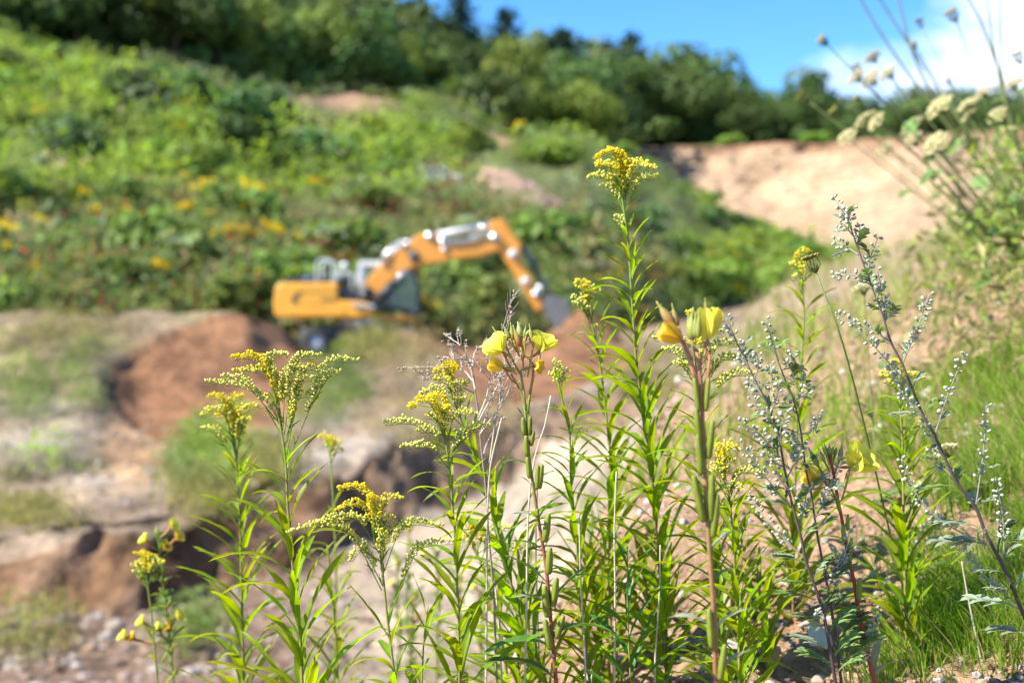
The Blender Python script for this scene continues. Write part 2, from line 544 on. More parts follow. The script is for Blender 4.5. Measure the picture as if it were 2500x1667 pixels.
# --- pit floor, ledge, mounds
pit_ribs = [
    [(-900, 2600, 4.5), (1200, 2500, 5), (2000, 2000, 6), (2800, 1900, 7)],
    [(-900, 1850, 9), (0, 1790, 9), (400, 1760, 9), (900, 1720, 10), (1300, 1700, 11), (1700, 1500, 13), (2300, 1200, 16), (2800, 1100, 18)],
    [(-900, 1480, 15), (0, 1470, 15), (320, 1490, 15), (480, 1440, 16), (700, 1400, 17), (900, 1330, 19), (1100, 1245, 22), (1250, 1170, 25), (1400, 1065, 28), (1600, 1000, 30), (2000, 950, 32), (2800, 900, 32)],
    [(-900, 1385, 15.3), (0, 1362, 15.3), (160, 1315, 15.4), (320, 1315, 15.5), (480, 1268, 16.6), (640, 1205, 18), (780, 1180, 19), (880, 1130, 21), (1000, 1080, 23.4), (1130, 1040, 26), (1250, 1010, 28), (1400, 975, 30), (1600, 930, 32), (2000, 890, 34), (2800, 850, 34)],
    [(-900, 1190, 22), (0, 1170, 22), (300, 1155, 23), (480, 1130, 24), (640, 1100, 25), (780, 1075, 26), (880, 1035, 28), (1000, 985, 31), (1130, 965, 33), (1250, 985, 33), (1400, 950, 35), (1600, 900, 36), (2000, 870, 37), (2800, 830, 37)],
    [(-900, 985, 29), (0, 965, 30), (230, 950, 30), (290, 985, 30.5), (330, 1000, 31), (480, 975, 32), (640, 935, 34), (780, 900, 36), (900, 870, 38), (1000, 865, 38), (1130, 875, 39), (1300, 905, 39), (1450, 890, 40), (1600, 850, 41), (2000, 840, 41), (2800, 810, 41)],
    [(-900, 765, 37), (0, 765, 37), (60, 752, 37), (110, 757, 37), (255, 774, 37), (340, 760, 37), (425, 768, 37), (500, 762, 37), (540, 757, 37), (600, 764, 37), (680, 792, 38.5), (730, 830, 39), (765, 866, 39.5), (815, 868, 40), (870, 828, 41), (940, 812, 42), (1000, 810, 42), (1060, 830, 42), (1130, 845, 42), (1280, 850, 42), (1360, 800, 43), (1420, 792, 43.2), (1500, 840, 43), (1600, 835, 44), (2000, 815, 45), (2800, 800, 45)],
    [(-900, 860, 41), (0, 860, 41), (680, 872, 41.5), (900, 885, 43.5), (1130, 885, 44), (1420, 880, 45), (1600, 860, 47), (2000, 820, 50), (2800, 790, 50)],
    [(-900, 877, 50), (600, 877, 50), (1130, 874, 51), (1420, 862, 53), (1600, 830, 58), (1800, 745, 80), (2000, 690, 105), (2800, 640, 105)],
    [(-900, 850, 60), (600, 850, 60), (1130, 840, 62), (1500, 800, 70), (1700, 740, 85), (1850, 685, 105), (2000, 655, 125), (2800, 600, 120)],
]
pit_cols = np.linspace(-900, 2800, 240)
PG, pit_par = loft(pit_ribs, pit_cols, [6, 20, 16, 16, 22, 26, 10, 6, 4])
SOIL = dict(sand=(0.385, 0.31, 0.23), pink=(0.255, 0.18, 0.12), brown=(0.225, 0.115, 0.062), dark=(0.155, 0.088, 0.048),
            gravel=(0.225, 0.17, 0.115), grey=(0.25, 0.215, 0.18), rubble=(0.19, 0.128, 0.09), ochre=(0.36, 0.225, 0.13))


def blob(px, py, cx, cy, rx, ry):
    return max(0.0, min(1.0, 1.6 - 1.6 * math.sqrt(((px - cx) / rx) ** 2 + ((py - cy) / ry) ** 2)))


RIM = [(560, 764), (510, 775), (430, 812), (345, 850), (272, 885), (246, 930), (256, 990), (300, 1020)]
SEG = [(np.array(RIM[k], float), np.array(RIM[k + 1], float)) for k in range(len(RIM) - 1)]


def scoop(px, py):
    """0 outside, up to 1 inside the fresh dig: sharp rim on the left, running out towards the lower right"""
    q = np.array((px, py)); best = 1e9; side = 1
    for a, c in SEG:
        d = c - a; t = max(0, min(1, np.dot(q - a, d) / np.dot(d, d))); e = q - (a + d * t); r = math.hypot(*e)
        if r < best: best = r; side = 1 if d[0] * e[1] - d[1] * e[0] < 0 else -1
    if side < 0: return 0.0
    return min(1, best / 12) * max(0, min(1, (360 - best) / 240)) * (1 if py > 755 else 0)


pcol = np.zeros_like(PG)
for i in range(PG.shape[0]):
    v = pit_par[i]
    for j in range(PG.shape[1]):
        p = PG[i, j]
        px, py = project(p)
        nz = fbm(p[0], p[1], p[2], 0.35)
        n2 = fbm(p[0] + 40, p[1], p[2], 1.4)
        n3 = fbm(p[0], p[1] + 90, p[2], 0.12)
        d = nz * (0.30 if v < 3.1 else 0.16) + n2 * 0.12 + fbm(p[0], p[1], 33, 3.5) * .07
        wall = 1.8 < v < 3.15
        amp = 0.55 + (0.5 if wall else 0)
        sw = scoop(px + 22 * n2, py + 14 * nz) * float(np.interp(px, [250, 330, 430, 560, 800], [1.0, .95, .7, .7, .5])) if (4.3 < v < 6.4 and 200 < px < 800) else 0.0
        p[2] -= sw * .12; p[1] += sw * .24
        p[2] += d * amp * min(1, p[1] / 20)
        if wall:
            p[1] += fbm(p[0], 5, p[2], 0.8) * 0.3 + (v - 1.8) * .5
            p[0] += fbm(p[0], 15, p[2], 1.1) * 0.2; p[1] += fbm(p[0] * 2, 1, p[2] * .6, 2.2) * .16
        c = np.array(SOIL['gravel'])
        def mixc(k, w):
            global c
            w = max(0.0, min(1.0, w))
            c = c * (1 - w) + np.array(SOIL[k]) * w
        if v < 2.05:
            mixc('rubble', 1)
            mixc('sand', (px - 620 + n3 * 300) / 300)
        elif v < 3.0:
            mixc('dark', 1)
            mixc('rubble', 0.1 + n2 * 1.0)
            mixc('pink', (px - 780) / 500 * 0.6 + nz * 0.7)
        elif v < 4.2:
            mixc('pink', 0.9); mixc('grey', 0.4 + nz)
        if v >= 3.6:
            mossw = max(0, min(1, (fbm(p[0], p[1], 80, .5) * 1.6 + .25))) * max(0, min(1, (900 - px) / 500)) * .75
            c = c * (1 - mossw) + np.array((.17, .165, .055)) * mossw
            mixc('ochre', blob(px, py, 330, 1090, 110, 130) * 1.2)
            mixc('brown', 5 * sw + 1.8 * blob(px, py, 640, 840, 180, 90) + 1.6 * blob(px, py, 480, 880, 200, 90))
            mixc('pink', 0.8 * blob(px, py, 920, 950, 120, 200))
            mixc('brown', 2.2 * blob(px, py, 1340, 920, 270, 150))
            mixc('brown', 1.2 * blob(px, py, 1100, 830, 160, 50))
            mixc('grey', 0.9 * blob(px, py, 80, 1060, 200, 110) * (0.6 + nz))
        if v > 7.5:
            mixc('pink', 0.5)
        n4 = fbm(p[0] + 7, p[1] + 3, p[2], 0.8, 6)
        pcol[i, j] = np.clip(c * (1 + 0.35 * n2 + 0.55 * n4), 0.02, 0.9)
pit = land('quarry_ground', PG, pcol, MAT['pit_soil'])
pit_at = sampler(PG, pit_par, pit_cols)

# --- overgrown hillside
hill_ribs = [
    [(-1300, 985, 50), (0, 985, 51), (700, 985, 54), (1000, 980, 56), (1400, 960, 59), (1700, 900, 70), (1850, 830, 84), (2000, 790, 99), (2150, 760, 109)],
    [(-1300, 740, 56), (0, 760, 56), (700, 770, 58), (1000, 770, 60), (1400, 760, 66), (1700, 715, 78), (1850, 680, 92), (2000, 665, 103), (2150, 660, 112)],
    [(-1300, 560, 66), (0, 600, 66), (700, 620, 68), (1000, 610, 72), (1400, 610, 78), (1700, 650, 90), (1850, 650, 100), (2000, 655, 108), (2150, 657, 115)],
    [(-1300, 330, 78), (0, 415, 80), (700, 455, 84), (1000, 470, 88), (1150, 480, 90), (1400, 490, 96), (1700, 580, 102), (1850, 615, 108), (2000, 652, 112), (2150, 655, 118)],
    [(-1300, 130, 90), (0, 235, 92), (700, 335, 98), (1000, 370, 102), (1400, 410, 108), (1700, 510, 112), (1850, 580, 115), (2000, 648, 116), (2150, 652, 120)],
    [(-1300, -90, 100), (0, 92, 102), (350, 140, 106), (700, 215, 110), (950, 260, 114), (1200, 318, 117), (1500, 358, 120), (1600, 402, 121), (1750, 490, 121), (1900, 580, 120), (2000, 648, 120), (2150, 650, 123)],
    [(-1300, -110, 125), (0, 80, 125), (700, 205, 130), (1200, 305, 135), (1500, 372, 140), (1600, 450, 140), (1750, 540, 135), (1900, 590, 130), (2000, 650, 128), (2150, 652, 128)],
    [(-1300, -60, 240), (0, 100, 240), (700, 215, 240), (1200, 300, 240), (1500, 350, 240), (1600, 400, 230), (1750, 480, 200), (1900, 560, 170), (2000, 640, 150), (2150, 650, 140)],
]
hill_cols = np.linspace(-1300, 2150, 170)
HG, hill_par = loft(hill_ribs, hill_cols, [5, 10, 12, 12, 12, 5, 6])
HG = smooth_rows(HG, 2)
hcol = np.zeros_like(HG)
for i in range(HG.shape[0]):
    for j in range(HG.shape[1]):
        p = HG[i, j]
        p[2] += (fbm(p[0], p[1], 0, 0.07) * 2.2 + fbm(p[0], p[1], 3, 0.35) * 0.5) * max(0, min(1, hill_par[i] - .35))
        px, py = project(p)
        c = np.array((0.10, 0.115, 0.045)) * (1 + 0.5 * fbm(p[0], p[1], 9, 0.3))
        w = min(1, 1.6 * max(blob(px, py, 820, 228, 200, 60), blob(px, py, 1230, 330, 90, 45), blob(px, py, 560, 165, 120, 30) * 0.7) * (1 + 0.5 * fbm(p[0], p[1], 30, 0.4)))
        w = max(0, w)
        c = c * (1 - w) + np.array((0.30, 0.185, 0.125)) * w
        hcol[i, j] = np.clip(c, 0.01, 1)
hill = land('hillside_terrain', HG, hcol, MAT['hill_soil'])
hill_at = sampler(HG, hill_par, hill_cols)

# --- sand cliff on the right and the plateau above it
cl_ribs = [
    [(1350, 700, 108), (1900, 690, 108), (2300, 670, 100), (3300, 650, 85)],
    [(1350, 660, 122), (1900, 655, 122), (2050, 640, 118), (2300, 630, 108), (3300, 600, 92)],
    [(1350, 560, 138), (1700, 560, 138), (1900, 560, 136), (2100, 540, 128), (2300, 520, 116), (3300, 480, 98)],
    [(1350, 455, 147), (1700, 450, 147), (1900, 445, 144), (2100, 440, 135), (2300, 425, 122), (3300, 390, 102)],
    [(1350, 398, 150), (1700, 392, 150), (1800, 385, 149.5), (2000, 380, 142), (2300, 365, 124), (3300, 330, 103)],
    [(1350, 366, 151), (1700, 360, 151), (1800, 352, 150.5), (2000, 349, 143), (2200, 335, 131), (2500, 315, 119), (3300, 290, 104)],
    [(1350, 362, 158), (1700, 356, 158), (2000, 346, 150), (2500, 314, 126), (3300, 292, 110)],
    [(1350, 380, 320), (2000, 380, 320), (2500, 370, 320), (3300, 360, 320)],
]
cl_cols = np.linspace(1350, 3300, 190)
CG, cl_par = loft(cl_ribs, cl_cols, [4, 14, 18, 12, 10, 4, 4])
ccol = np.zeros_like(CG)
for i in range(CG.shape[0]):
    v = cl_par[i]
    for j in range(CG.shape[1]):
        p = CG[i, j]
        g = fbm(p[0], p[1], 0, 0.16) * 1.0 + fbm(p[0], 0, p[2], 0.45, 5) * 0.7
        gully = abs(fbm(p[0], p[1] * 0.5, p[2] * 0.12, 0.22))
        w = max(0, min(1, (v - 0.3) * 1.2)) * max(0, min(1, (5.3 - v) * 2))
        p[1] += (g * 1.0 + gully * 2.2) * w
        p[2] += fbm(p[0], p[1], 50, 0.2) * 0.35
        n1 = fbm(p[0], p[1], p[2] * 3, 0.12)
        c = np.array((0.405, 0.285, 0.19)) * (1 + 0.25 * n1)
        top = max(0, min(1, (v - 4.3 + 0.6 * fbm(p[0], p[1], 70, 0.15)) * 1.8))
        c = c * (1 - top) + np.array((0.25, 0.145, 0.09)) * top
        if v > 5.2:
            c = np.array((0.09, 0.11, 0.04))
        ccol[i, j] = np.clip(c, 0.02, 0.8)
cliff = land('sand_cliff', CG, ccol, MAT['cliff_sand'])
cliff_at = sampler(CG, cl_par, cl_cols)

# --- wide base of land far out to the horizon
b = MB()
ring = [(-4, 5, -6.5)]
gx = np.array([-1500, -600, -250, -120, -60, 0, 60, 120, 250, 600, 1500.0])
gy = np.array([-900, -300, -60, 0, 40, 100, 200, 330, 600, 1100, 1900.0])
GG = np.array([[(x, y, -7.0 + (0 if y < 330 else (y - 330) * 0.012)) for x in gx] for y in gy])
gcol = np.tile(np.array((0.11, 0.12, 0.05)), (GG.shape[0], GG.shape[1], 1))
land('ground', GG, gcol, MAT['hill_soil'])

# --- near bank (where the plants grow)
bank_cp = [(1290, 1700, 2.5), (1380, 1520, 2.7), (1450, 1340, 3.1), (1530, 1160, 3.8), (1620, 990, 5), (1720, 860, 6.8), (1840, 745, 9), (1950, 672, 12), (2100, 640, 16),
           (1700, 1640, 2.35), (2000, 1590, 2.4), (2500, 1480, 2.3), (2500, 1150, 2.8), (2500, 850, 3.8), (2500, 670, 5), (2500, 585, 6.8), (2500, 545, 9), (2500, 520, 12),
           (2000, 1190, 3.2), (2000, 900, 4.6), (2050, 765, 7), (2900, 520, 4.5), (2900, 400, 9), (3000, 450, 16)]
bp = [tuple(up(*q)) for q in bank_cp] + [(-1.2, 2.4, -.86), (-.6, 2.4, -.80), (-.25, 2.4, -.74), (0, 1.4, -.95), (-1.6, 1.0, -1.1), (.8, 1.2, -.85), (1.6, 1.4, -.35), (-2.4, 2.4, -.9), (2.6, 2.0, 0.1), (0, -1.5, -1.35), (2.5, -1.5, -.6), (-2.5, -1.5, -1.4)]
BPX = np.array([(q[0], q[1]) for q in bp]); BPZ = np.array([q[2] for q in bp])


def _phi(r):
    return np.where(r > 1e-9, r * r * np.log(r + 1e-12), 0)


_K = _phi(np.linalg.norm(BPX[:, None] - BPX[None], axis=2)) + 0.02 * np.eye(len(BPX))
_A = np.block([[_K, np.c_[np.ones(len(BPX)), BPX]], [np.r_[np.ones((1, len(BPX))), BPX.T], np.zeros((3, 3))]])
_W = np.linalg.solve(_A, np.r_[BPZ, 0, 0, 0])
LIPY = [2.5, 2.7, 3.1, 3.8, 5, 6.8, 9, 12, 16, 25]
LIPX = [-0.35, .06, .179, .306, .533, .92, 1.53, 2.42, 4.0, 8.0]


def bank_h(x, y, rough=True):
    r = np.linalg.norm(BPX - np.array((x, y)), axis=1)
    z = float(_phi(r) @ _W[:-3] + _W[-3] + _W[-2] * x + _W[-1] * y)
    lx = np.interp(y, LIPY, LIPX)
    dl = lx - x
    dy = y - 2.5
    dd = min(dl, dy) if dy > 0 else dy
    if dd > 0:
        z -= dd * 1.5 + 0.25 * min(1, dd * 3)
        if rough: z += (fbm(x, y, 40, 1.1) * .35 + fbm(x, y, 44, 3.2) * .12) * min(1, dd * 1.5)
    if rough:
        z += fbm(x, y, 0, 1.7) * 0.06 + fbm(x, y, 4, 7) * 0.03 + fbm(x, y, 9, 19, 3) * 0.014
    return z


bx = np.concatenate([np.linspace(-3.2, -0.5, 26, endpoint=False), np.linspace(-0.5, 2.2, 210, endpoint=False), np.linspace(2.2, 8, 50)])
by = np.concatenate([np.linspace(-2, 1.6, 16, endpoint=False), np.linspace(1.6, 4.6, 200, endpoint=False), np.linspace(4.6, 18, 70)])
BG = np.array([[(x, y, bank_h(x, y)) for x in bx] for y in by])
bcol = np.zeros_like(BG)
for i in range(BG.shape[0]):
    for j in range(BG.shape[1]):
        x, y, z = BG[i, j]
        c = np.array((0.36, 0.23, 0.145))
        n1 = fbm(x, y, 20, 1.2)
        c = c * (1 - 0.0) * (1 + 0.25 * n1)
        far = max(0, min(1, (y - 3.6) / 4))
        c = c * (1 - far) + np.array((0.31, 0.23, 0.15)) * far
        bcol[i, j] = np.clip(c, .02, .9)
land('earth_bank_terrain', BG, bcol, MAT['near_soil'])


# ---------------------------------------------------------------- leaf clumps, shrubs, trees
def leaf_quads(b, P, N, size, cols, aspect=0.5, mi=0):
    """diamond leaves: centres P, facing N, length size"""
    n = len(P)
    N = N / (np.linalg.norm(N, axis=1, keepdims=True) + 1e-9)
    R = RNG.normal(size=(n, 3))
    U = np.cross(N, R); U /= np.linalg.norm(U, axis=1, keepdims=True) + 1e-9
    W = np.cross(N, U)
    s = np.broadcast_to(np.asarray(size, float), (n,))[:, None]
    V = np.stack([P - U * s * .5, P + W * s * aspect * .5 + N * s * .06, P + U * s * .5, P - W * s * aspect * .5 + N * s * .06], axis=1).reshape(-1, 3)
    k = b.n
    b.v.append(V)
    b.c.append(np.repeat(cols, 4, axis=0))
    b.f.extend([(k + 4 * i, k + 4 * i + 1, k + 4 * i + 2, k + 4 * i + 3) for i in range(n)])
    b.m.extend([mi] * n)
    b.n += 4 * n


def lobes_cloud(lobes, n, shell=0.35):
    """random points in the outer part of a heap of ellipsoids, with outward normals"""
    vol = np.array([l[3] * l[4] * l[5] for l in lobes]) ** (2 / 3)
    idx = RNG.choice(len(lobes), n, p=vol / vol.sum())
    d = RNG.normal(size=(n, 3)); d /= np.linalg.norm(d, axis=1, keepdims=True)
    r = 1 - shell * RNG.random(n) ** 1.6
    L = np.array(lobes)[idx]
    P = L[:, :3] + d * L[:, 3:6] * r[:, None]
    return P, d


def shrub_mesh(name, mat, seed, n=520, leaf=0.3, squat=0.8, spiky=0.0):
    rs = random.Random(seed)
    lobes = []
    for k in range(7):
        a = rs.uniform(0, 6.28); r = rs.uniform(0, 0.55)
        s = rs.uniform(0.28, 0.5)
        lobes.append((r * math.cos(a), r * math.sin(a), rs.uniform(0.25, 0.75) * squat, s, s, s * rs.uniform(.8, 1.3) * squat))
    P, N = lobes_cloud(lobes, n, 0.5)
    N = N + RNG.normal(size=N.shape) * 0.7 + np.array((0, 0, 0.4))
    P[:, 2] = np.maximum(P[:, 2], 0.02)
    sh = 0.75 + 0.5 * RNG.random(n)
    col = np.stack([sh * RNG.uniform(.85, 1.25, n), sh, sh * RNG.uniform(.7, 1.1, n)], axis=1)
    b = MB()
    for k in range(5):
        a = rs.uniform(0, 6.28)
        b.tube([(0, 0, -0.05), (0.2 * math.cos(a), 0.2 * math.sin(a), 0.35 * squat), (0.4 * math.cos(a), 0.4 * math.sin(a), 0.7 * squat)], [.03, .02, .008], 4, (.5, .4, .3))
    leaf_quads(b, P, N, leaf * RNG.uniform(.6, 1.2, n), col, 0.55)
    return b.mesh(name, mat, smooth=False)


def crown_mesh(name, mat, seed, n=3600, leaf=0.055, shape='round'):
    """unit tree crown: base at z=0.12, top at z=1"""
    rs = random.Random(seed)
    lobes = []
    if shape == 'round':
        lobes.append((0, 0, .58, .24, .24, .30))
        for k in range(12):
            a = k * 2.4 + rs.uniform(-.3, .3)
            z = rs.uniform(0.25, 0.90)
            rr = 0.30 * math.sin(math.pi * min(1, (z - 0.02) / 1.05)) + rs.uniform(-.04, .06)
            s = rs.uniform(.12, .20)
            lobes.append((rr * math.cos(a), rr * math.sin(a), z - s * .35, s * 1.15, s * 1.15, s))
    P, N = lobes_cloud(lobes, n, 0.45)
    N = N + RNG.normal(size=N.shape) * 0.38 + np.array((0, 0, 0.2))
    sh = 0.7 + 0.6 * RNG.random(n)
    col = np.stack([sh * RNG.uniform(.85, 1.3, n), sh, sh * RNG.uniform(.7, 1.1, n)], axis=1)
    b = MB()
    leaf_quads(b, P, N, leaf * RNG.uniform(.6, 1.3, n), col, 0.6)
    return b.mesh(name, mat, smooth=False)


def trunk_mesh(name, seed, conifer=False):
    rs = random.Random(seed)
    b = MB()
    b.tube([(0, 0, -.05), (.006, 0, .2), (-.004, .005, .45), (0, 0, .72 if not conifer else .97)], [.028, .022, .014, .004], 7)
    if not conifer:
        for k in range(7):
            a = k * 2.4 + rs.uniform(-.4, .4); z = rs.uniform(.2, .55); r = rs.uniform(.16, .28)
            b.tube([(0, 0, z), (r * .5 * math.cos(a), r * .5 * math.sin(a), z + .12), (r * math.cos(a), r * math.sin(a), z + .2)], [.011, .008, .003], 5)
    return b.mesh(name, MAT['bark'])


def conifer_mesh(name, seed, n_tier=16):
    rs = random.Random(seed)
    b = MB()
    for t in range(n_tier):
        z = 0.14 + 0.86 * (t / n_tier) ** 0.9
        r = 0.33 * (1 - z) ** 0.85 + 0.012
        k = 9 if t < 10 else 6
        for q in range(k):
            a = q / k * 6.283 + t * .7 + rs.uniform(-.2, .2)
            rr = r * rs.uniform(.75, 1.15)
            m = 16
            s = RNG.random(m) ** .7
            P = np.stack([rr * s * math.cos(a), rr * s * math.sin(a), z - 0.10 * rr / .25 * s + 0.02 * RNG.normal(size=m)], axis=1)
            P[:, :2] += RNG.normal(size=(m, 2)) * .012
            N = RNG.normal(size=(m, 3)) * .6 + np.array((math.cos(a) * .4, math.sin(a) * .4, 1))
            sh = .75 + .5 * RNG.random(m)
            leaf_quads(b, P, N, 0.045 * RNG.uniform(.6, 1.2, m), np.stack([sh, sh, sh], 1), .4)
    b.tube([(0, 0, .9), (0, 0, 1.03)], [.006, .002], 4)
    return b.mesh(name, MAT['needle'], smooth=False)


crowns = [crown_mesh('crown', MAT['broadleaf'], 31 + i) for i in range(4)]
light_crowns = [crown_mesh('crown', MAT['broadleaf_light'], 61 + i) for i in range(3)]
trunks = [trunk_mesh('trunk', 5 + i) for i in range(3)]
conifers = [conifer_mesh('crown', 80 + i) for i in range(2)]
con_trunk = trunk_mesh('trunk', 99, True)


def tree(px, top, Y, base_z, kind, label, group, wide=1.0):
    """one tree whose top stands at photograph row `top`"""
    x = (px - 1250) / FP * Y
    H = (833.5 - top) / FP * Y - base_z
    nm = {'broad': 'broadleaf_tree', 'light': 'broadleaf_tree', 'conifer': 'conifer_tree'}[kind]
    t = empty(nm, (x, Y, base_z), label, 'tree', group)
    r = rnd(0, 6.28)
    cm = conifers[random.randrange(2)] if kind == 'conifer' else (light_crowns[random.randrange(3)] if kind == 'light' else crowns[random.randrange(4)])
    tm = con_trunk if kind == 'conifer' else trunks[random.randrange(3)]
    for nme, me in (('trunk', tm), ('crown', cm)):
        o = bpy.data.objects.new(nme, me); C.objects.link(o); o.parent = t
        o.rotation_euler.z = r
        o.scale = (H * wide, H * wide, H * (1.0 if kind == 'conifer' else 1.13))
    return t


# skyline of the wood, front rows first
sky_px = [-1200, -600, 0, 500, 700, 830, 930, 1000, 1060, 1180, 1300, 1430, 1480, 1600, 1650, 1720, 1780, 1830, 1862, 1905, 1960, 2020, 2050, 2100, 2150, 2250, 2350, 2450, 2600, 3200]
sky_py = [-500, -420, -300, -130, -60, -25, 5, 38, 58, 88, 108, 132, 125, 134, 122, 142, 176, 218, 248, 206, 192, 228, 268, 275, 245, 222, 222, 232, 225, 200]


def skyline(px):
    return float(np.interp(px, sky_px, sky_py))


def ridge_point(px):
    p = hill_at(px, 5.15)
    return p[1], p[2]


wood_label = {'broad': 'dark green leafy tree in the wood along the hilltop', 'conifer': 'tall dark spruce rising above the leafy wood', 'light': 'sunlit paler green tree at the front of the hilltop wood'}
# rows on the left ridge
for row, (dy, dpx, low) in enumerate([(3, 120, 0.74), (12, 95, 0.86), (24, 90, 1.0)]):
    px = -1000 + row * 37
    while px < 1420:
        ry, rz = ridge_point(px)
        Y = ry + dy + rnd(-2, 2)
        top = skyline(px)
        rpy = 833.5 - rz / Y * FP
        tp = rpy - (rpy - top) * (low + rnd(-.10, .08))
        if row == 2:
            tp = top + rnd(-6, 14)
        w = rnd(1.0, 1.35)
        side = 'above the left slope' if px < 420 else 'above the bare brown patch' if px < 920 else 'under the row of spruces' if px < 1300 else 'behind the ridge end by the cliff'
        rank = ('front row', 'middle row', 'skyline')[row]
        tree(px + rnd(-25, 25), tp, Y, rz - 0.5, 'broad', 'dark green leafy tree in the wood ' + rank + ' ' + side, 'leafy trees, ' + rank + ' ' + side, w)
        px += dpx * rnd(.8, 1.2) * (1.25 if px < 300 else 0.85)
# rows behind the cliff edge
for row, (dy, low) in enumerate([(5, 0.8), (16, 1.0)]):
    px = 1420 + row * 30
    while px < 3000:
        p = cliff_at(px, 6.0)
        Y = p[1] + dy + rnd(-2, 2)
        rz = p[2] - .6
        rpy = 833.5 - rz / Y * FP
        top = skyline(px)
        tp = rpy - (rpy - top) * (low + rnd(-.12, .05)) if row == 0 else top + rnd(-4, 10)
        tree(px + rnd(-12, 12), tp, Y, rz, 'broad', ('dark leafy tree at the very edge of the sand cliff' if row == 0 else 'dark leafy tree behind the cliff edge trees') + (' beside the ridge' if px < 1950 else ' behind the wild carrots'), 'trees along the cliff top ' + str(row), rnd(1.1, 1.6))
        px += rnd(55, 85)
for (px, tp, lb) in [(1122, -22, 'tallest dark spruce in the gap of sky above the wood'), (1236, 14, 'slender dark spruce just right of the tallest spruce'), (1372, 64, 'short spruce tip showing over the middle of the wood'),
                     (1542, 74, 'spruce tip above the round trees behind the tall goldenrod'), (1478, 98, 'smallest spruce tip left of the spruce above the round trees'), (1330, 88, 'blunt dark spruce beside the short spruce tip')]:
    ry, rz = ridge_point(px)
    if px > 1450:
        q = cliff_at(px, 6.0); ry, rz = q[1] + 4, q[2]
    tree(px, tp, ry + 17, rz - .5, 'conifer', lb, 'spruces of the hilltop wood', 1.4)
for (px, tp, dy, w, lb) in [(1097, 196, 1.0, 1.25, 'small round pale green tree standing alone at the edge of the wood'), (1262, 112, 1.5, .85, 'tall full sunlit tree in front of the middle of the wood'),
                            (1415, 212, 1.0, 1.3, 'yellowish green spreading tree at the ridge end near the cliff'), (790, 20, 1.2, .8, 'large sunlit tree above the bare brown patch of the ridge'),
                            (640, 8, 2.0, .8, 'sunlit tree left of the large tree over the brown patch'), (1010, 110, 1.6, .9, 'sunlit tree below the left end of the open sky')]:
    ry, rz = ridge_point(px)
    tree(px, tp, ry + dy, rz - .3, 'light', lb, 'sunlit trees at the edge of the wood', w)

# shrubs of the slope
S_LIGHT = [shrub_mesh('shrub', MAT['shrub_light'], 200 + i) for i in range(3)]
S_MID = [shrub_mesh('shrub', MAT['shrub_mid'], 210 + i) for i in range(3)]
S_DARK = [shrub_mesh('shrub', MAT['shrub_dark'], 220 + i, 700, 0.26, 1.0) for i in range(3)]


def shrub(px, v, h, w, kind, label, group, at=hill_at):
    p = at(px, v)
    me = random.choice({'light': S_LIGHT, 'mid': S_MID, 'dark': S_DARK}[kind])
    o = bpy.data.objects.new('shrub', me); C.objects.link(o)
    o.location = (p[0], p[1], p[2] - .1)
    o.rotation_euler.z = rnd(0, 6.28)
    o.scale = (w, w, h)
    return tag(o, label, 'shrub', group)


def where(px, py):
    """the landmark of the slope that a plant stands next to"""
    if px > 1480: return ' close to the sand cliff' if py < 560 else ' low by the slope foot near the cliff'
    if py < 230 and px < 650: return ' just under the dark wood at left' if px < 330 else ' left of the bare brown patch'
    if py < 330: return ' below the bare brown patch' if px < 950 else ' at the ridge under the spruces'
    if 950 <= px and py < 520: return ' around the pale car and sand heap'
    if px > 1000: return ' behind the raised excavator arm'
    if px > 620: return ' above the excavator cab' if py < 560 else ' right behind the excavator'
    if py < 480: return ' in the middle height of the left slope' if px > 280 else ' at the left edge of the slope'
    return ' above the gravel mound' if px < 330 else ' left of the excavator tail'


sl = {'light': 'fresh light green bush', 'mid': 'mid green weedy bush', 'dark': 'dark green rounded bush'}
sg = {'light': 'light green bushes on the slope', 'mid': 'mid green bushes on the slope', 'dark': 'dark green bushes on the slope'}
dark_zones = [(410, 245, 150, 70), (610, 345, 130, 70), (780, 420, 80, 50), (100, 150, 120, 60), (330, 320, 140, 60), (1420, 470, 120, 60), (1550, 560, 140, 70), (1780, 560, 120, 60), (1650, 420, 80, 50), (150, 420, 150, 50), (1190, 440, 70, 30)]
cnt = {'light': 0, 'mid': 0, 'dark': 0}
for k in range(2600):
    px, v = rnd(-420, 2000), rnd(0.9, 5.0)
    p = hill_at(px, v)
    qx, qy = project(p)
    if max(blob(qx, qy, 820, 245, 190, 75), blob(qx, qy, 1230, 345, 90, 50)) > .2 or (1000 < qx < 1430 and 400 < qy < 580):
        continue
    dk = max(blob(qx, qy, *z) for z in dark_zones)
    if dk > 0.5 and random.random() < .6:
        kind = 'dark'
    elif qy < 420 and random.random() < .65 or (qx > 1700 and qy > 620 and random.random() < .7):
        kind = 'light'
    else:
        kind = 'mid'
    if cnt[kind] >= (105, 95, 70)[('light', 'mid', 'dark').index(kind)]:
        continue
    cnt[kind] += 1
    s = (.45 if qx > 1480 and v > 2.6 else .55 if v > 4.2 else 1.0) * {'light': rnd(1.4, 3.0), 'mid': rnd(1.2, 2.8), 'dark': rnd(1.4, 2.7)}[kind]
    shrub(px, v, s * rnd(.7, 1.1), s * rnd(.9, 1.4), kind, sl[kind] + where(qx, qy), sg[kind] + where(qx, qy))
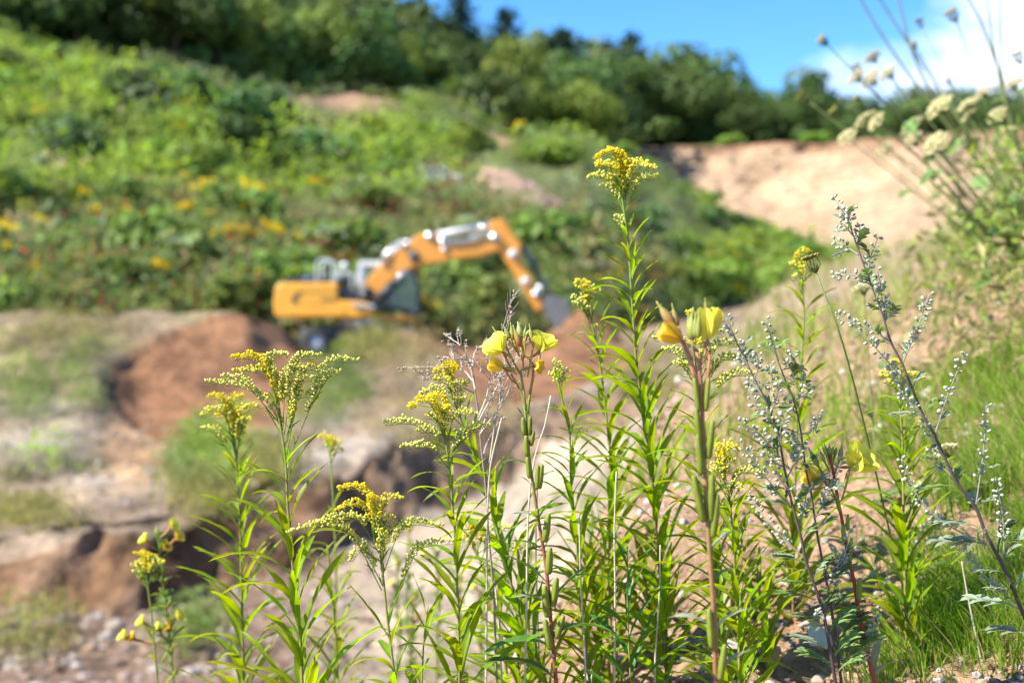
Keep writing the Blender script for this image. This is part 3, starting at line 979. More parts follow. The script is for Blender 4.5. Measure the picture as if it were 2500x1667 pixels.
for (px, v, w, h, kd, lb) in [(1740, 1.2, 4.2, 2.6, 'light', 'broad bright green bush at the foot of the slope left of the bank'), (1860, 1.1, 4.6, 3.0, 'light', 'bright green bush nearest the sand cliff at the slope foot'),
                              (1640, 1.1, 3.0, 1.6, 'light', 'low bright green bush with yellow flowers below it'), (1655, 4.7, 2.6, 1.3, 'mid', 'bluish green bush on the ridge beside the sand cliff'), (1720, 4.5, 2.4, 1.2, 'mid', 'bluish green bush just below the ridge end by the cliff')]:
    shrub(px, v, h, w, kd, lb, None)
for (px, w, h, lb) in [(1785, 2.4, 1.5, 'lone small green bush on the top edge of the sand cliff'), (1990, 2.2, 1.3, 'second small bush on the cliff edge under the tall trees')]:
    shrub(px, 5.4, h, w, 'light', lb, None, cliff_at)


# uncountable weeds of the slope, and thin growth on the pit's mounds
def weeds(b, pts, hts, cols, k=26, spread=0.55, leaf=0.26, aspect=0.32):
    for p, h, c in zip(pts, hts, cols):
        d = RNG.normal(size=(k, 3)) * np.array((spread * h, spread * h, 0))
        d[:, 2] = RNG.random(k) ** .8 * h
        d[:, :2] *= (1.1 - .55 * d[:, 2:3] / h)
        N = RNG.normal(size=(k, 3)) * .8 + np.array((-.35, -.25, .55))
        cc = np.array(c) * rnd(.65, 1.45) * RNG.uniform(.75, 1.3, (k, 1)) * RNG.uniform(.9, 1.1, (k, 3))
        leaf_quads(b, p + d, N, leaf * h * RNG.uniform(.6, 1.5, k), cc, aspect)


PAL = dict(fresh=(.22, .31, .05), mid=(.14, .205, .05), grey=(.205, .245, .135), dark=(.06, .105, .03), olive=(.20, .195, .06), straw=(.30, .25, .12), rust=(.17, .065, .03), yellow=(.62, .50, .02))
b = MB()
pts, hts, cols = [], [], []
for k in range(9200):
    px, v = rnd(-850, 2100), 0.55 + 4.6 * random.random() ** 1.05
    p = hill_at(px, v)
    qx, qy = project(p)
    if (1080 < qx < 1400 and 405 < qy < 560 and qy < 470 + (qx - 1080) * .28):
        continue
    bare = max(blob(qx, qy, 820, 235, 200, 60), blob(qx, qy, 1230, 345, 90, 45))
    if bare > .15 and random.random() < .9:
        continue
    n1 = fbm(p[0], p[1], 60, 0.11)
    r = random.random()
    if qy > 500:
        nm = 'rust' if r < .12 else 'olive' if r < .30 else 'dark' if r < .52 else 'grey' if r < .66 else 'mid' if r < .92 else 'straw'
        if qx > 1650: nm = 'fresh' if r < .5 else 'mid'
    else:
        nm = 'fresh' if r < .55 + n1 else 'grey' if r < .62 else 'mid' if r < .85 else 'olive' if r < .95 else 'straw'
        if qx > 1450: nm = 'grey' if r < .35 else 'mid' if r < .8 else 'dark'
    pts.append(p); hts.append((.5 if qx > 1480 and v > 2.6 else .7 if v > 4.3 else 1) * rnd(.5, 1.5) * (1.15 if qy < 500 else 1) * (1.7 if random.random() < .15 else 1)); cols.append(PAL[nm])
weeds(b, np.array(pts), hts, cols)
o = b.obj('hillside_undergrowth', MAT['weed'], smooth=False)
tag(o, 'dense green and rusty weeds covering the whole quarry slope', 'weeds', kind='stuff')

# yellow flowering weeds one can tell apart on the slope
yb, yf = MB(), MB()
P, N = lobes_cloud([(0, 0, .75, .3, .3, .2), (.5, .2, .6, .28, .28, .2), (-.5, -.1, .65, .25, .25, .22), (.15, -.4, .9, .2, .2, .2), (-.2, .4, .5, .2, .2, .15)], 90, .7)
leaf_quads(yf, P, N + RNG.normal(size=N.shape) * .5, .16, np.ones((90, 3)), .8)
P, N = lobes_cloud([(0, 0, .3, .5, .5, .3)], 120, .6)
leaf_quads(yb, P, N + RNG.normal(size=N.shape) * .5, .28, np.ones((120, 3)), .4)
ymesh = yb.mesh('flowering_weed', MAT['shrub_mid'], smooth=False)
bmesh_ = yf.mesh('blossoms', MAT['shrub_yellow'], smooth=False)


def hill_v_for(px, py):
    best = min(((abs(project(hill_at(px, v))[1] - py)), v) for v in np.linspace(.3, 5, 95))
    return best[1]


EXTRA = [(rnd(0, 640), rnd(470, 720), rnd(.3, .55)) for _ in range(45)] + [(rnd(1400, 1850), rnd(600, 740), rnd(.3, .55)) for _ in range(15)]
for (px, py, s) in EXTRA + [(95, 320, .8), (140, 350, .7), (10, 620, .9), (30, 615, .7), (505, 520, 1.2), (625, 550, 1.5), (650, 575, 1.1), (600, 565, .9), (455, 560, .7), (65, 555, .6), (670, 620, 1.0), (710, 628, .8), (742, 633, .7), (262, 685, .6), (393, 703, .7), (610, 750, .9), (385, 335, .8), (440, 350, .6),
                    (1265, 312, .9), (1625, 628, .9), (1590, 605, .7), (1650, 660, .7), (1440, 645, .6), (1700, 700, .9), (1745, 735, 1.1), (1770, 755, 1.1), (1800, 760, .9), (1840, 720, .6), (1030, 800, .9), (1050, 805, .7), (190, 615, .5), (770, 485, .7), (560, 610, .6)]:
    v = hill_v_for(px, py)
    p = hill_at(px, v)
    o = bpy.data.objects.new('flowering_weed', ymesh); C.objects.link(o)
    o.location = (p[0], p[1] - .2, p[2] + .45); o.rotation_euler.z = rnd(0, 6.28)
    o.scale = (s * 1.1, s * 1.1, s * 1.25)
    q = bpy.data.objects.new('blossoms', bmesh_); C.objects.link(q); q.parent = o
    tag(o, 'yellow flowering weed clump' + where(px, py), 'flower', 'yellow flower clumps' + where(px, py))

b = MB()
pts, hts, cols = [], [], []
zones = [(190, 920, 55, 100, 90, 'mid', .35), (110, 830, 130, 70, 120, 'olive', .35), (500, 1135, 95, 95, 200, 'mid', .35), (540, 1080, 90, 100, 160, 'fresh', .35), (800, 960, 95, 100, 190, 'mid', .36), (850, 920, 70, 60, 90, 'dark', .36), (990, 1010, 130, 100, 200, 'straw', .3),
         (910, 860, 60, 40, 150, 'olive', .5), (115, 1140, 14, 40, 9, 'fresh', .6), (60, 1270, 90, 40, 120, 'olive', .3), (500, 1230, 90, 50, 120, 'olive', .35), (80, 1560, 90, 90, 60, 'olive', .3), (470, 1570, 40, 40, 40, 'mid', .35), (1600, 930, 120, 70, 160, 'olive', .4),
         (250, 800, 200, 40, 100, 'straw', .3), (1130, 1010, 150, 60, 120, 'straw', .3), (60, 960, 60, 80, 90, 'mid', .4), (850, 850, 30, 20, 20, 'fresh', .3), (1000, 880, 90, 60, 120, 'straw', .4), (650, 1160, 80, 50, 100, 'olive', .4)]
PVV = np.linspace(1.2, 6.1, 140)
pit_tab = {}
for (cx, cy, rx, ry, n, nm, h) in zones:
    for k in range(n):
        a, r = rnd(0, 6.28), random.random() ** .6
        px, py = cx + rx * r * math.cos(a), cy + ry * r * math.sin(a)
        key = round(px / 8)
        if key not in pit_tab:
            pit_tab[key] = np.array([pit_at(key * 8, v) for v in PVV])
        T = pit_tab[key]
        pyv = 833.5 - T[:, 2] / T[:, 1] * FP
        p = T[int(np.argmin(abs(pyv - py)))]
        pts.append(p + np.array((rnd(-.05, .05), rnd(-.2, .2), -.03))); hts.append(h * rnd(.5, 1.3)); cols.append(PAL[nm])
weeds(b, np.array(pts), hts, cols, k=18)
o = b.obj('pit_weeds', MAT['weed'], smooth=False)
tag(o, 'thin green and straw coloured weeds on the gravel mounds', 'weeds', kind='stuff')

# heaps of dug earth: each a thing
def heap(name, cx, base_px_y, Y, w, h, dep, col, label, seed, skew=0.0, mat='pit_soil'):
    base = up(cx, base_px_y, Y)
    b = MB()
    n, m = 34, 44
    vs, cs = [], []
    for i in range(n):
        r = i / (n - 1)
        for j in range(m):
            a = j / m * 6.2832
            zz = (1 - r ** 1.3) * h
            x = r * w * .5 * math.cos(a) * (1 + .15 * noise.noise(Vector((math.cos(a), math.sin(a), seed)))) + skew * (1 - r)
            y = r * dep * .5 * math.sin(a)
            q = fbm(x + seed, y, zz, .9)
            zz += q * .12 * h
            vs.append((base[0] + x, base[1] + y, base[2] + zz - .15)); cs.append(np.array(col) * (1 + .3 * q))
    fs = [(i * m + j, (i + 1) * m + j, (i + 1) * m + (j + 1) % m, i * m + (j + 1) % m) for i in range(n - 1) for j in range(m)]
    b.add(vs, fs, np.array(cs))
    o = b.obj(name, MAT[mat])
    return tag(o, label, 'earth heap')


heap('soil_heap', 1440, 850, 44.6, 2.6, 1.55, 2.4, SOIL['brown'], 'dark brown soil heap under the excavator bucket', 3, -.25)
p = hill_at(1230, hill_v_for(1230, 500))
heap('sand_heap', 1250, 508, p[1] - 1, 8.2, 2.9, 5, (.36, .24, .18), 'pinkish sand heap halfway up the overgrown slope', 8, -1.2)

# pale car half sunk behind the slope weeds
p = hill_at(1055, hill_v_for(1055, 462))
ct = empty('car', (p[0], p[1] - .6, p[2]), 'white parked car half hidden in weeds on the slope', 'car')


def prism(b, prof, y0, y1, col=(1, 1, 1)):
    n = len(prof)
    v = [(x, y0, z) for x, z in prof] + [(x, y1, z) for x, z in prof]
    f = [tuple(range(n)), tuple(range(2 * n - 1, n - 1, -1))] + [(i, n + i, n + (i + 1) % n, (i + 1) % n) for i in range(n)]
    b.add(v, f, col)


def at_(prof, ox, oz):
    return [(ox + x, oz + z) for x, z in prof]


cx0, cy0, cz0 = ct.location
cb = MB(); prism(cb, at_([(-1.9, .3), (-1.95, .75), (-1.1, .9), (1.2, .92), (1.9, .8), (2.0, .35)], cx0, cz0), cy0 - .8, cy0 + .8)
bevel(cb.obj('body', MAT['car_paint'], ct, smooth=False), .08, 3)
cb = MB(); prism(cb, at_([(-1.0, .921), (-.65, 1.38), (.75, 1.4), (1.25, .921)], cx0, cz0), cy0 - .68, cy0 + .68)
bevel(cb.obj('roof', MAT['car_paint'], ct, smooth=False), .08, 3)
for (a, c) in ((-.62, .02), (.1, .8)):
    cb = MB(); prism(cb, at_([(a - .15, .96), (a + .02, 1.28), (c, 1.28), (c + .1, .96)], cx0, cz0), cy0 - .70, cy0 - .685)
    cb.obj('window', MAT['glass'], ct, smooth=False)
for wx in (-1.25, 1.25):
    for wy in (-.78, .6):
        cb = MB(); cb.tube([(cx0 + wx, cy0 + wy, cz0 + .32), (cx0 + wx, cy0 + wy + .2, cz0 + .32)], .32, 18)
        cb.obj('wheel', MAT['black'], ct)

# ---------------------------------------------------------------- excavator (wheeled, two-piece boom)
EY = 45.0
ex = empty('excavator', tuple(up(860, 880, EY + 1.3)[k] for k in range(3)), 'orange wheeled excavator digging with its raised jointed arm', 'excavator')
ex.location = (up(860, 833, EY)[0], EY + 1.3, -0.62)


def E(px, py):
    q = up(px, py, EY)
    return (q[0], q[2])


def plate(name, prof, y0, y1, mat, bw=.05, parent=ex, seg=3):
    b = MB(); prism(b, [E(*q) for q in prof], EY + y0, EY + y1)
    o = b.obj(name, MAT[mat], parent, smooth=False)
    if bw: bevel(o, bw, seg)
    return o


def rod(name, a, c, y, r, mat, parent=ex, n=16):
    b = MB(); (x0, z0), (x1, z1) = E(*a), E(*c)
    b.tube([(x0, EY + y, z0), (x1, EY + y, z1)], r, n)
    return b.obj(name, MAT[mat], parent)


def pipe(name, pts, r, mat, parent=ex, n=8, samples=24):
    b = MB()
    b.tube(crom([(E(a, c)[0], EY + y, E(a, c)[1]) for a, c, y in pts], samples), r, n)
    return b.obj(name, MAT[mat], parent)


def pin(name, c, y0, y1, r, mat, parent=ex):
    x, z = E(*c)
    b = MB(); b.tube([(x, EY + y0, z), (x, EY + y1, z)], r, 20)
    return b.obj(name, MAT[mat], parent)


# upper carriage
hood = plate('engine_cover', [(672, 700), (682, 691), (824, 690), (824, 733), (872, 735), (908, 742), (908, 770), (904, 776), (678, 776), (670, 768), (667, 740)], .02, 1.7, 'paint', .09, seg=4)
plate('counterweight', [(668, 704), (680, 694), (735, 693), (735, 776), (678, 777), (669, 768)], 1.72, 2.6, 'paint', .10, seg=4)
plate('hood_top', [(690, 690), (700, 678), (850, 676), (858, 690)], .35, 1.9, 'dark_steel', .05)
plate('service_box', [(826, 732), (826, 700), (858, 704), (868, 733)], .25, 1.3, 'dark_steel', .03)
plate('walkway', [(860, 741), (915, 744), (915, 752), (860, 747)], -.12, .5, 'steel', .01)
plate('platform', [(880, 766), (1005, 768), (1006, 784), (900, 784)], 1.1, 2.5, 'paint_boom', .04)
plate('cover_panel', [(700, 752), (840, 754), (840, 770), (702, 770)], -.005, .03, 'paint', .01)
# dark stripe marks and illegible lettering on the flank (flat print, a few mm proud)
b = MB()
zz = [E(*q) for q in [(728, 712), (716, 722), (711, 735), (716, 741), (722, 738), (721, 730), (728, 720), (740, 713)]]
b.add([(x, EY - .004, z) for x, z in zz], [tuple(range(len(zz)))])
for a, c, t in (((728, 713), (822, 711), 1.6), ((716, 741), (800, 750), 1.2)):
    (x0, z0), (x1, z1) = E(*a), E(*c); h = t * .013
    b.add([(x0, EY - .004, z0), (x1, EY - .004, z1), (x1, EY - .004, z1 + h), (x0, EY - .004, z0 + h)], [(0, 1, 2, 3)])
b.obj('flank_stripe', MAT['decal'], hood, smooth=False)
b = MB()
for k in range(6):
    x0, z0 = E(784 + k * 5.6, 734)
    w_, h_, t_ = .052, .11, .018
    b.box((x0, EY - .006, z0), (x0 + t_, EY - .003, z0 + h_))
    if k % 2 == 0: b.box((x0 + t_ + .001, EY - .006, z0 + h_ - t_), (x0 + w_, EY - .003, z0 + h_))
    b.box((x0 + t_ + .001, EY - .006, z0 + (0 if k % 3 else .05)), (x0 + w_, EY - .003, z0 + (t_ if k % 3 else .05 + t_)))
    if k % 2: b.box((x0 + w_ - t_, EY - .006, z0 + t_ + .001), (x0 + w_, EY - .003, z0 + h_ - .002))
b.obj('lettering', MAT['decal'], hood, smooth=False)
b = MB(); x, z = E(748, 683); b.tube([(x - .22, EY + .5, z), (x + .25, EY + .5, z + .02)], .12, 18); b.obj('air_intake', MAT['chrome'], ex)
pin('exhaust_flange', (789, 676), .95, 1.25, .1, 'dark_steel')
b = MB(); x, z = E(790, 676); b.tube([(x, EY + 1.1, z), (x, EY + 1.1, z + .45), (x - .05, EY + 1.1, z + .52)], .075, 14); b.obj('exhaust', MAT['dark_steel'], ex)
for dy in (.12, 1.5):
    pipe('handrail', [(771, 690, dy), (772, 645, dy), (780, 634, dy), (803, 634, dy), (811, 645, dy), (812, 690, dy)], .028, 'white_paint')
    pipe('handrail', [(818, 690, dy), (819, 668, dy), (826, 664, dy), (850, 664, dy), (856, 672, dy), (857, 705, dy)], .022, 'white_paint')
pin('mirror_disc', (836, 646), .5, .72, .11, 'lamp_glass')  # white disc of the mirror on the post below
b = MB(); x, z = E(836, 690); b.tube([(x, EY + .6, z), (x, EY + .6, z + .48)], .025, 8); b.obj('mirror_post', MAT['dark_steel'], ex)
# cab on the far side
cab = plate('cab', [(868, 724), (868, 742), (1003, 768), (1012, 764), (1012, 758)], 1.25, 2.45, 'dark_steel', .02)
plate('cab_roof', [(864, 641), (868, 633), (880, 631), (985, 636), (996, 644), (996, 649), (880, 646), (866, 646)], 1.22, 2.48, 'white_paint', .05)
for dy in (1.22, 2.36):
    plate('cab_post', [(863, 646), (876, 646), (871, 722), (858, 722)], dy, dy + .12, 'white_paint', .02)
    plate('cab_post', [(1000, 649), (1004, 649), (1015, 700), (1014, 762), (1009, 762), (1010, 702)], dy, dy + .09, 'dark_steel', .01)
    plate('cab_post', [(935, 647), (941, 647), (941, 752), (935, 752)], dy, dy + .09, 'dark_steel', .01)
    plate('cab_window', [(876, 649), (934, 649), (934, 748), (873, 728)], dy + .03, dy + .05, 'glass', 0)
    plate('cab_window', [(942, 649), (999, 650), (1009, 702), (1008, 758), (942, 754)], dy + .03, dy + .05, 'glass', 0)
plate('seat', [(945, 756), (975, 760), (975, 742), (956, 738), (952, 705), (943, 703)], 1.6, 2.1, 'seat', .04)
# boom, stick, cylinders
plate('lower_boom', [(879, 722), (884, 690), (897, 668), (946, 620), (972, 604), (994, 600), (1008, 622), (1006, 648), (968, 666), (928, 706), (908, 728), (888, 732)], .95, 1.45, 'paint_boom', .05)
plate('upper_boom', [(992, 612), (1000, 580), (1012, 570), (1040, 561), (1060, 563), (1080, 580), (1100, 591), (1189, 577), (1214, 570), (1224, 585), (1222, 606), (1174, 619), (1090, 631), (1021, 645), (1000, 640)], .93, 1.47, 'paint_boom', .05)
plate('stick', [(1194, 545), (1203, 532), (1222, 528), (1233, 533), (1253, 566), (1272, 588), (1270, 622), (1301, 679), (1330, 744), (1322, 757), (1310, 757), (1281, 706), (1243, 645), (1214, 606), (1206, 572)], 1.0, 1.4, 'paint_boom', .05)
rod('stick_cylinder', (1064, 566), (1160, 549), 1.2, .095, 'white_paint')
rod('cylinder_rod', (1160, 549), (1200, 542), 1.2, .085, 'chrome')
rod('boom_cylinder', (916, 730), (958, 686), .78, .10, 'dark_steel'); rod('cylinder_rod', (958, 686), (986, 656), .78, .06, 'steel')
rod('boom_cylinder', (916, 730), (958, 686), 1.62, .10, 'dark_steel'); rod('cylinder_rod', (958, 686), (986, 656), 1.62, .06, 'steel')
rod('adjusting_cylinder', (940, 618), (976, 592), 1.2, .13, 'white_paint'); rod('cylinder_rod', (976, 592), (1006, 576), 1.2, .07, 'chrome')
rod('bucket_cylinder', (1276, 596), (1318, 668), 1.2, .10, 'dark_steel'); rod('cylinder_rod', (1318, 668), (1346, 715), 1.2, .06, 'dark_steel')
pipe('hydraulic_hose', [(1074, 586, .9), (1110, 583, .88), (1145, 578, .88), (1166, 566, .88), (1195, 562, .9), (1216, 578, .92)], .035, 'steel')
pipe('hydraulic_hose', [(1074, 592, .9), (1110, 589, .88), (1148, 584, .88), (1170, 574, .88), (1196, 571, .9), (1214, 586, .92)], .03, 'steel')
pipe('hydraulic_hose', [(925, 640, .9), (936, 615, .9), (955, 596, .95), (978, 588, .95), (992, 594, .93)], .05, 'steel')
for c, r, m_ in (((1006, 622), .17, 'dark_steel'), ((1078, 584), .13, 'steel'), ((1081, 604), .08, 'steel'), ((1206, 575), .15, 'steel'), ((1252, 616), .14, 'white_paint'), ((1283, 684), .13, 'white_paint'), ((1310, 716), .12, 'steel'), ((1320, 701), .11, 'steel'), ((893, 715), .16, 'dark_steel'), ((1045, 572), .14, 'steel')):
    pin('pivot_pin', c, .86, 1.54, r, m_)
plate('work_light', [(962, 588), (974, 580), (986, 586), (976, 597)], .82, .92, 'lamp_glass', .02)
plate('bucket_link', [(1308, 722), (1318, 712), (1350, 712), (1352, 722)], 1.0, 1.1, 'dark_steel', .02)
plate('bucket_link', [(1340, 716), (1350, 710), (1362, 738), (1352, 742)], 1.3, 1.4, 'dark_steel', .02)
# bucket: curved shell, two side cheeks, teeth
bk = [(1326, 742), (1334, 724), (1352, 720), (1376, 728), (1390, 746), (1391, 770), (1380, 796), (1366, 818)]
b = MB(); n = len(bk)
inn = [(1333, 746), (1339, 730), (1352, 726), (1373, 733), (1384, 749), (1385, 769), (1375, 793), (1364, 816)]
vs = [(E(*q)[0], EY + .72, E(*q)[1]) for q in bk] + [(E(*q)[0], EY + 1.68, E(*q)[1]) for q in bk] + [(E(*q)[0], EY + .72, E(*q)[1]) for q in inn] + [(E(*q)[0], EY + 1.68, E(*q)[1]) for q in inn]
fs = []
for i in range(n - 1):
    fs += [(i, n + i, n + i + 1, i + 1), (2 * n + i, 2 * n + i + 1, 3 * n + i + 1, 3 * n + i), (i, i + 1, 2 * n + i + 1, 2 * n + i), (n + i, 3 * n + i, 3 * n + i + 1, n + i + 1)]
fs += [(0, 2 * n, 3 * n, n), (n - 1, 2 * n - 1, 4 * n - 1, 3 * n - 1)]
b.add(vs, fs); bucket = b.obj('bucket', MAT['bucket'], ex, smooth=False)
for dy in (.69, 1.685):
    plate('bucket_cheek', [(1324, 744), (1333, 722), (1352, 718), (1378, 727), (1392, 746), (1393, 770), (1382, 797), (1362, 800), (1340, 778)], dy, dy + .03, 'bucket', .008)
for k in range(5):
    (x0, z0), (x1, z1) = E(1367, 815), E(1358, 832)
    yy = EY + .78 + k * .2
    b = MB(); b.tube([(x0, yy, z0), (x1, yy, z1)], [.055, .015], 6); b.obj('bucket_tooth', MAT['dark_steel'], ex)
# undercarriage
plate('chassis', [(748, 812), (758, 796), (975, 796), (985, 812), (978, 838), (752, 838)], .7, 1.9, 'dark_steel', .06)
pin('slewing_ring', (862, 788), 0, 0, 0, 'dark_steel') if False else None
b = MB(); x, z = E(862, 797); b.tube([(x, EY + 1.3, z), (x, EY + 1.3, z + .28)], .62, 32); b.obj('slewing_ring', MAT['steel'], ex)
for wx in (772, 960):
    for wy in (.05, 1.95):
        x, z = E(wx, 838)
        b = MB(); R_ = .5
        prof = [(0.0, R_ * .55), (0.0, R_ * .88), (.05, R_ * .98), (.25, R_), (.45, R_ * .98), (.5, R_ * .88), (.5, R_ * .55)]
        m = 28
        vs = [(x + r * math.cos(a), EY + wy + yy, z + r * math.sin(a)) for yy, r in prof for a in [q / m * 6.2832 for q in range(m)]]
        fs = [(i * m + j, i * m + (j + 1) % m, (i + 1) * m + (j + 1) % m, (i + 1) * m + j) for i in range(len(prof) - 1) for j in range(m)]
        b.add(vs, fs); w = b.obj('wheel', MAT['black'], ex)
        b = MB(); b.tube([(x, EY + wy + .06, z), (x, EY + wy + .44, z)], R_ * .55, 20); b.obj('rim', MAT['white_paint'], w)
for px_ in (742, 1000):
    plate('stabiliser', [(px_ - 8, 800), (px_ + 8, 800), (px_ + 14, 868), (px_ - 14, 868)], .1, .4, 'bucket', .02)
pin('glint_disc', (871, 789), .3, .42, .1, 'lamp_glass'); pin('tool_ring', (923, 795), .3, .4, .12, 'steel')  # pale disc added to stand in for a bright glint under the body

# ---------------------------------------------------------------- foreground plants
def to_ground(pts):
    """extend a stem (top first) downwards until it reaches the soil of the bank"""
    pts = [np.array(p) for p in pts]
    d = unit(pts[-1] - pts[-2])
    d[2] = min(d[2], -.85); d = unit(d)
    for _ in range(80):
        h = bank_h(pts[-1][0], pts[-1][1])
        if pts[-1][2] < h: break
        step = .05
        pts.append(pts[-1] + d * step)
        d = unit(d + np.array((0, -.02, 0)))
    return pts


_leafcache = {}


def leaf_mesh(kind, mat, var):
    """leaf with its foot at the origin, stem along +z, blade going out along +x; unit length"""
    key = (kind, mat, var)
    if key in _leafcache: return _leafcache[key]
    rs = random.Random(hash((kind, var)) & 0xffff if False else (ord(kind[0]) * 31 + len(kind) * 7 + var * 101))
    W = {'lance': .135, 'narrow': .10, 'broad': .23, 'bract': .15, 'upright': .115}[kind]
    e0 = math.radians(rs.uniform(46, 64)); e1 = math.radians(rs.choice([-24, -12, -2, 8, 18]) + rs.uniform(-6, 6))
    if kind == 'upright': e0, e1 = math.radians(rs.uniform(66, 80)), math.radians(rs.uniform(18, 52))
    if kind == 'bract': e0, e1 = math.radians(70), math.radians(rs.uniform(20, 60))
    if kind == 'broad': e0, e1 = math.radians(rs.uniform(35, 60)), math.radians(rs.uniform(-35, 25))
    tw = rs.uniform(-.5, .5); side = rs.uniform(-.22, .22); fold = rs.uniform(.25, .55)
    n = 14
    x = z = y = 0.0
    vs, uv = [], []
    acr = [-1, -.5, 0, .5, 1]
    for i in range(n + 1):
        t = i / n
        e = e0 + (e1 - e0) * (t ** .8)
        w = W * .5 * (1.9 * t ** .75 * (1 - t) ** .9 * 1.25 + .10 * (1 - t)) * (1 + (.10 if i % 2 else -.04) * (kind != 'bract') * (t > .25))
        if i == n: w = .0015
        up_ = np.array((-math.sin(e), 0, math.cos(e))); sd = np.array((0, 1, 0.0))
        roll = tw * t
        s2 = sd * math.cos(roll) + up_ * math.sin(roll); u2 = up_ * math.cos(roll) - sd * math.sin(roll)
        wob = .012 * math.sin(t * 11 + var) * (1 if i not in (0, n) else 0)
        for a in acr:
            vs.append(np.array((x, y, z)) + s2 * a * w + u2 * (abs(a) * w * fold + wob * a))
            uv.append((t, .5 + .5 * a))
        if i < n:
            x += math.cos(e) / n; z += math.sin(e) / n; y += side * t / n * 2
    fs = grid_faces(n + 1, 5)
    b = MB(); b.add(vs, fs)
    me = b.mesh('leaf', MAT[mat], colors=False)
    ul = me.uv_layers.new(name='UVMap')
    li = np.zeros(len(me.loops), dtype=np.int32); me.loops.foreach_get('vertex_index', li)
    ul.data.foreach_set('uv', np.array(uv, dtype=np.float32)[li].ravel())
    _leafcache[key] = me
    return me


def put_leaf(plant, p, tangent, azim, length, kind, mat, name='leaf', tilt=0.0):
    me = leaf_mesh(kind, mat, random.randrange(9))
    x = np.array((math.cos(azim), math.sin(azim), 0))
    R = frame(tangent, x)
    if tilt:
        c, s = math.cos(tilt), math.sin(tilt)
        R = R @ np.array([[c, 0, s], [0, 1, 0], [-s, 0, c]])
    o = bpy.data.objects.new(name, me); C.objects.link(o)
    o.parent = plant
    o.matrix_basis = mat4(R, p - np.array(plant.location), length)
    return o


FLOR_V, FLOR_F = None, None


def capsule(n=6):
    rings = [(0, .35), (.3, .9), (.7, 1.0), (.93, .6)]
    v = [(r * math.cos(a) * .5, r * math.sin(a) * .5, z) for z, r in rings for a in [k / n * 6.2832 for k in range(n)]]
    v.append((0, 0, 1.02))
    f = [(i * n + j, i * n + (j + 1) % n, (i + 1) * n + (j + 1) % n, (i + 1) * n + j) for i in range(3) for j in range(n)]
    f += [(3 * n + j, 3 * n + (j + 1) % n, 4 * n) for j in range(n)]
    return np.array(v), f


FLOR_V, FLOR_F = capsule(5)
BUD_V, BUD_F = capsule(6)


def add_floret(b, p, d, L, wd, c0, c1, V=None, F=None):
    V = FLOR_V if V is None else V; F = FLOR_F if F is None else F
    R = frame(d, RNG.normal(size=3))
    v = (V * np.array((wd, wd, L))) @ R.T + p
    t = V[:, 2:3]
    b.add(v, F, np.array(c0) * (1 - t) + np.array(c1) * t)


BUDC = ((.34, .42, .05), (.82, .80, .24))
MIDC = ((.50, .50, .04), (.86, .76, .08))
OPENC = ((.74, .62, .02), (.88, .74, .02))


def spray(plant, pts, unitpx, openness, dens=1.0, fill=.62, thick=1.0, stemcol=(.20, .27, .05)):
    """one arching flower branch of a goldenrod; florets stand in crowded rows along its upper side"""
    ax = crom(pts, 26)
    L = np.sum(np.linalg.norm(np.diff(ax, axis=0), axis=1))
    b = MB()
    b.tube(ax, np.linspace(1.5, .6, 26) * unitpx, 5, stemcol)
    tg = np.gradient(ax, axis=0)
    n = max(6, int(L * fill / (unitpx * 5.2) * dens))
    spots = []
    for k in range(n):
        s = 1 - fill * (k / n) ** 1.05
        spots.append((s, 0))
    for (s, _) in spots:
        i = s * 25; i0 = int(min(i, 24)); p = ax[i0] * (1 - (i - i0)) + ax[i0 + 1] * (i - i0)
        t = unit(tg[i0]); upv = unit(np.array((0, 0, 1)) - t * t[2] + 1e-6); sd = np.cross(t, upv)
        nrow = 2 if s > .9 else (4 if s > .75 else 5)
        reach = (4 + 15 * math.sin(math.pi * min(1, (1 - s) / fill * .85 + .1))) * unitpx * thick
        for q in range(nrow):
            a = (q - (nrow - 1) / 2) * .62 + rnd(-.25, .25)
            d = unit(upv * math.cos(a) + sd * math.sin(a) + t * rnd(.1, .5))
            f = rnd(.45, 1.0)
            b0 = p + d * reach * f * .9 + t * rnd(-3, 3) * unitpx
            if f > .6 and random.random() < .5:
                b.tube([p, b0], [.55 * unitpx, .4 * unitpx], 3, stemcol, cap=False)
            op = openness + rnd(-.25, .25)
            c = OPENC if op > .72 else MIDC if op > .38 else BUDC
            sz = rnd(.65, 1.25) * unitpx
            add_floret(b, b0, unit(d + np.array((0, 0, .6)) + RNG.normal(size=3) * .25), 8.0 * sz, 5.0 * sz, *c)
            if op > .72:
                for _ in range(5):
                    dd = unit(d + RNG.normal(size=3) * .8)
                    add_floret(b, b0 + dd * 3 * sz, dd, 6 * sz, 1.6 * sz, *OPENC)
    o = b.obj('flower_spray', MAT['floret'], plant)
    return o


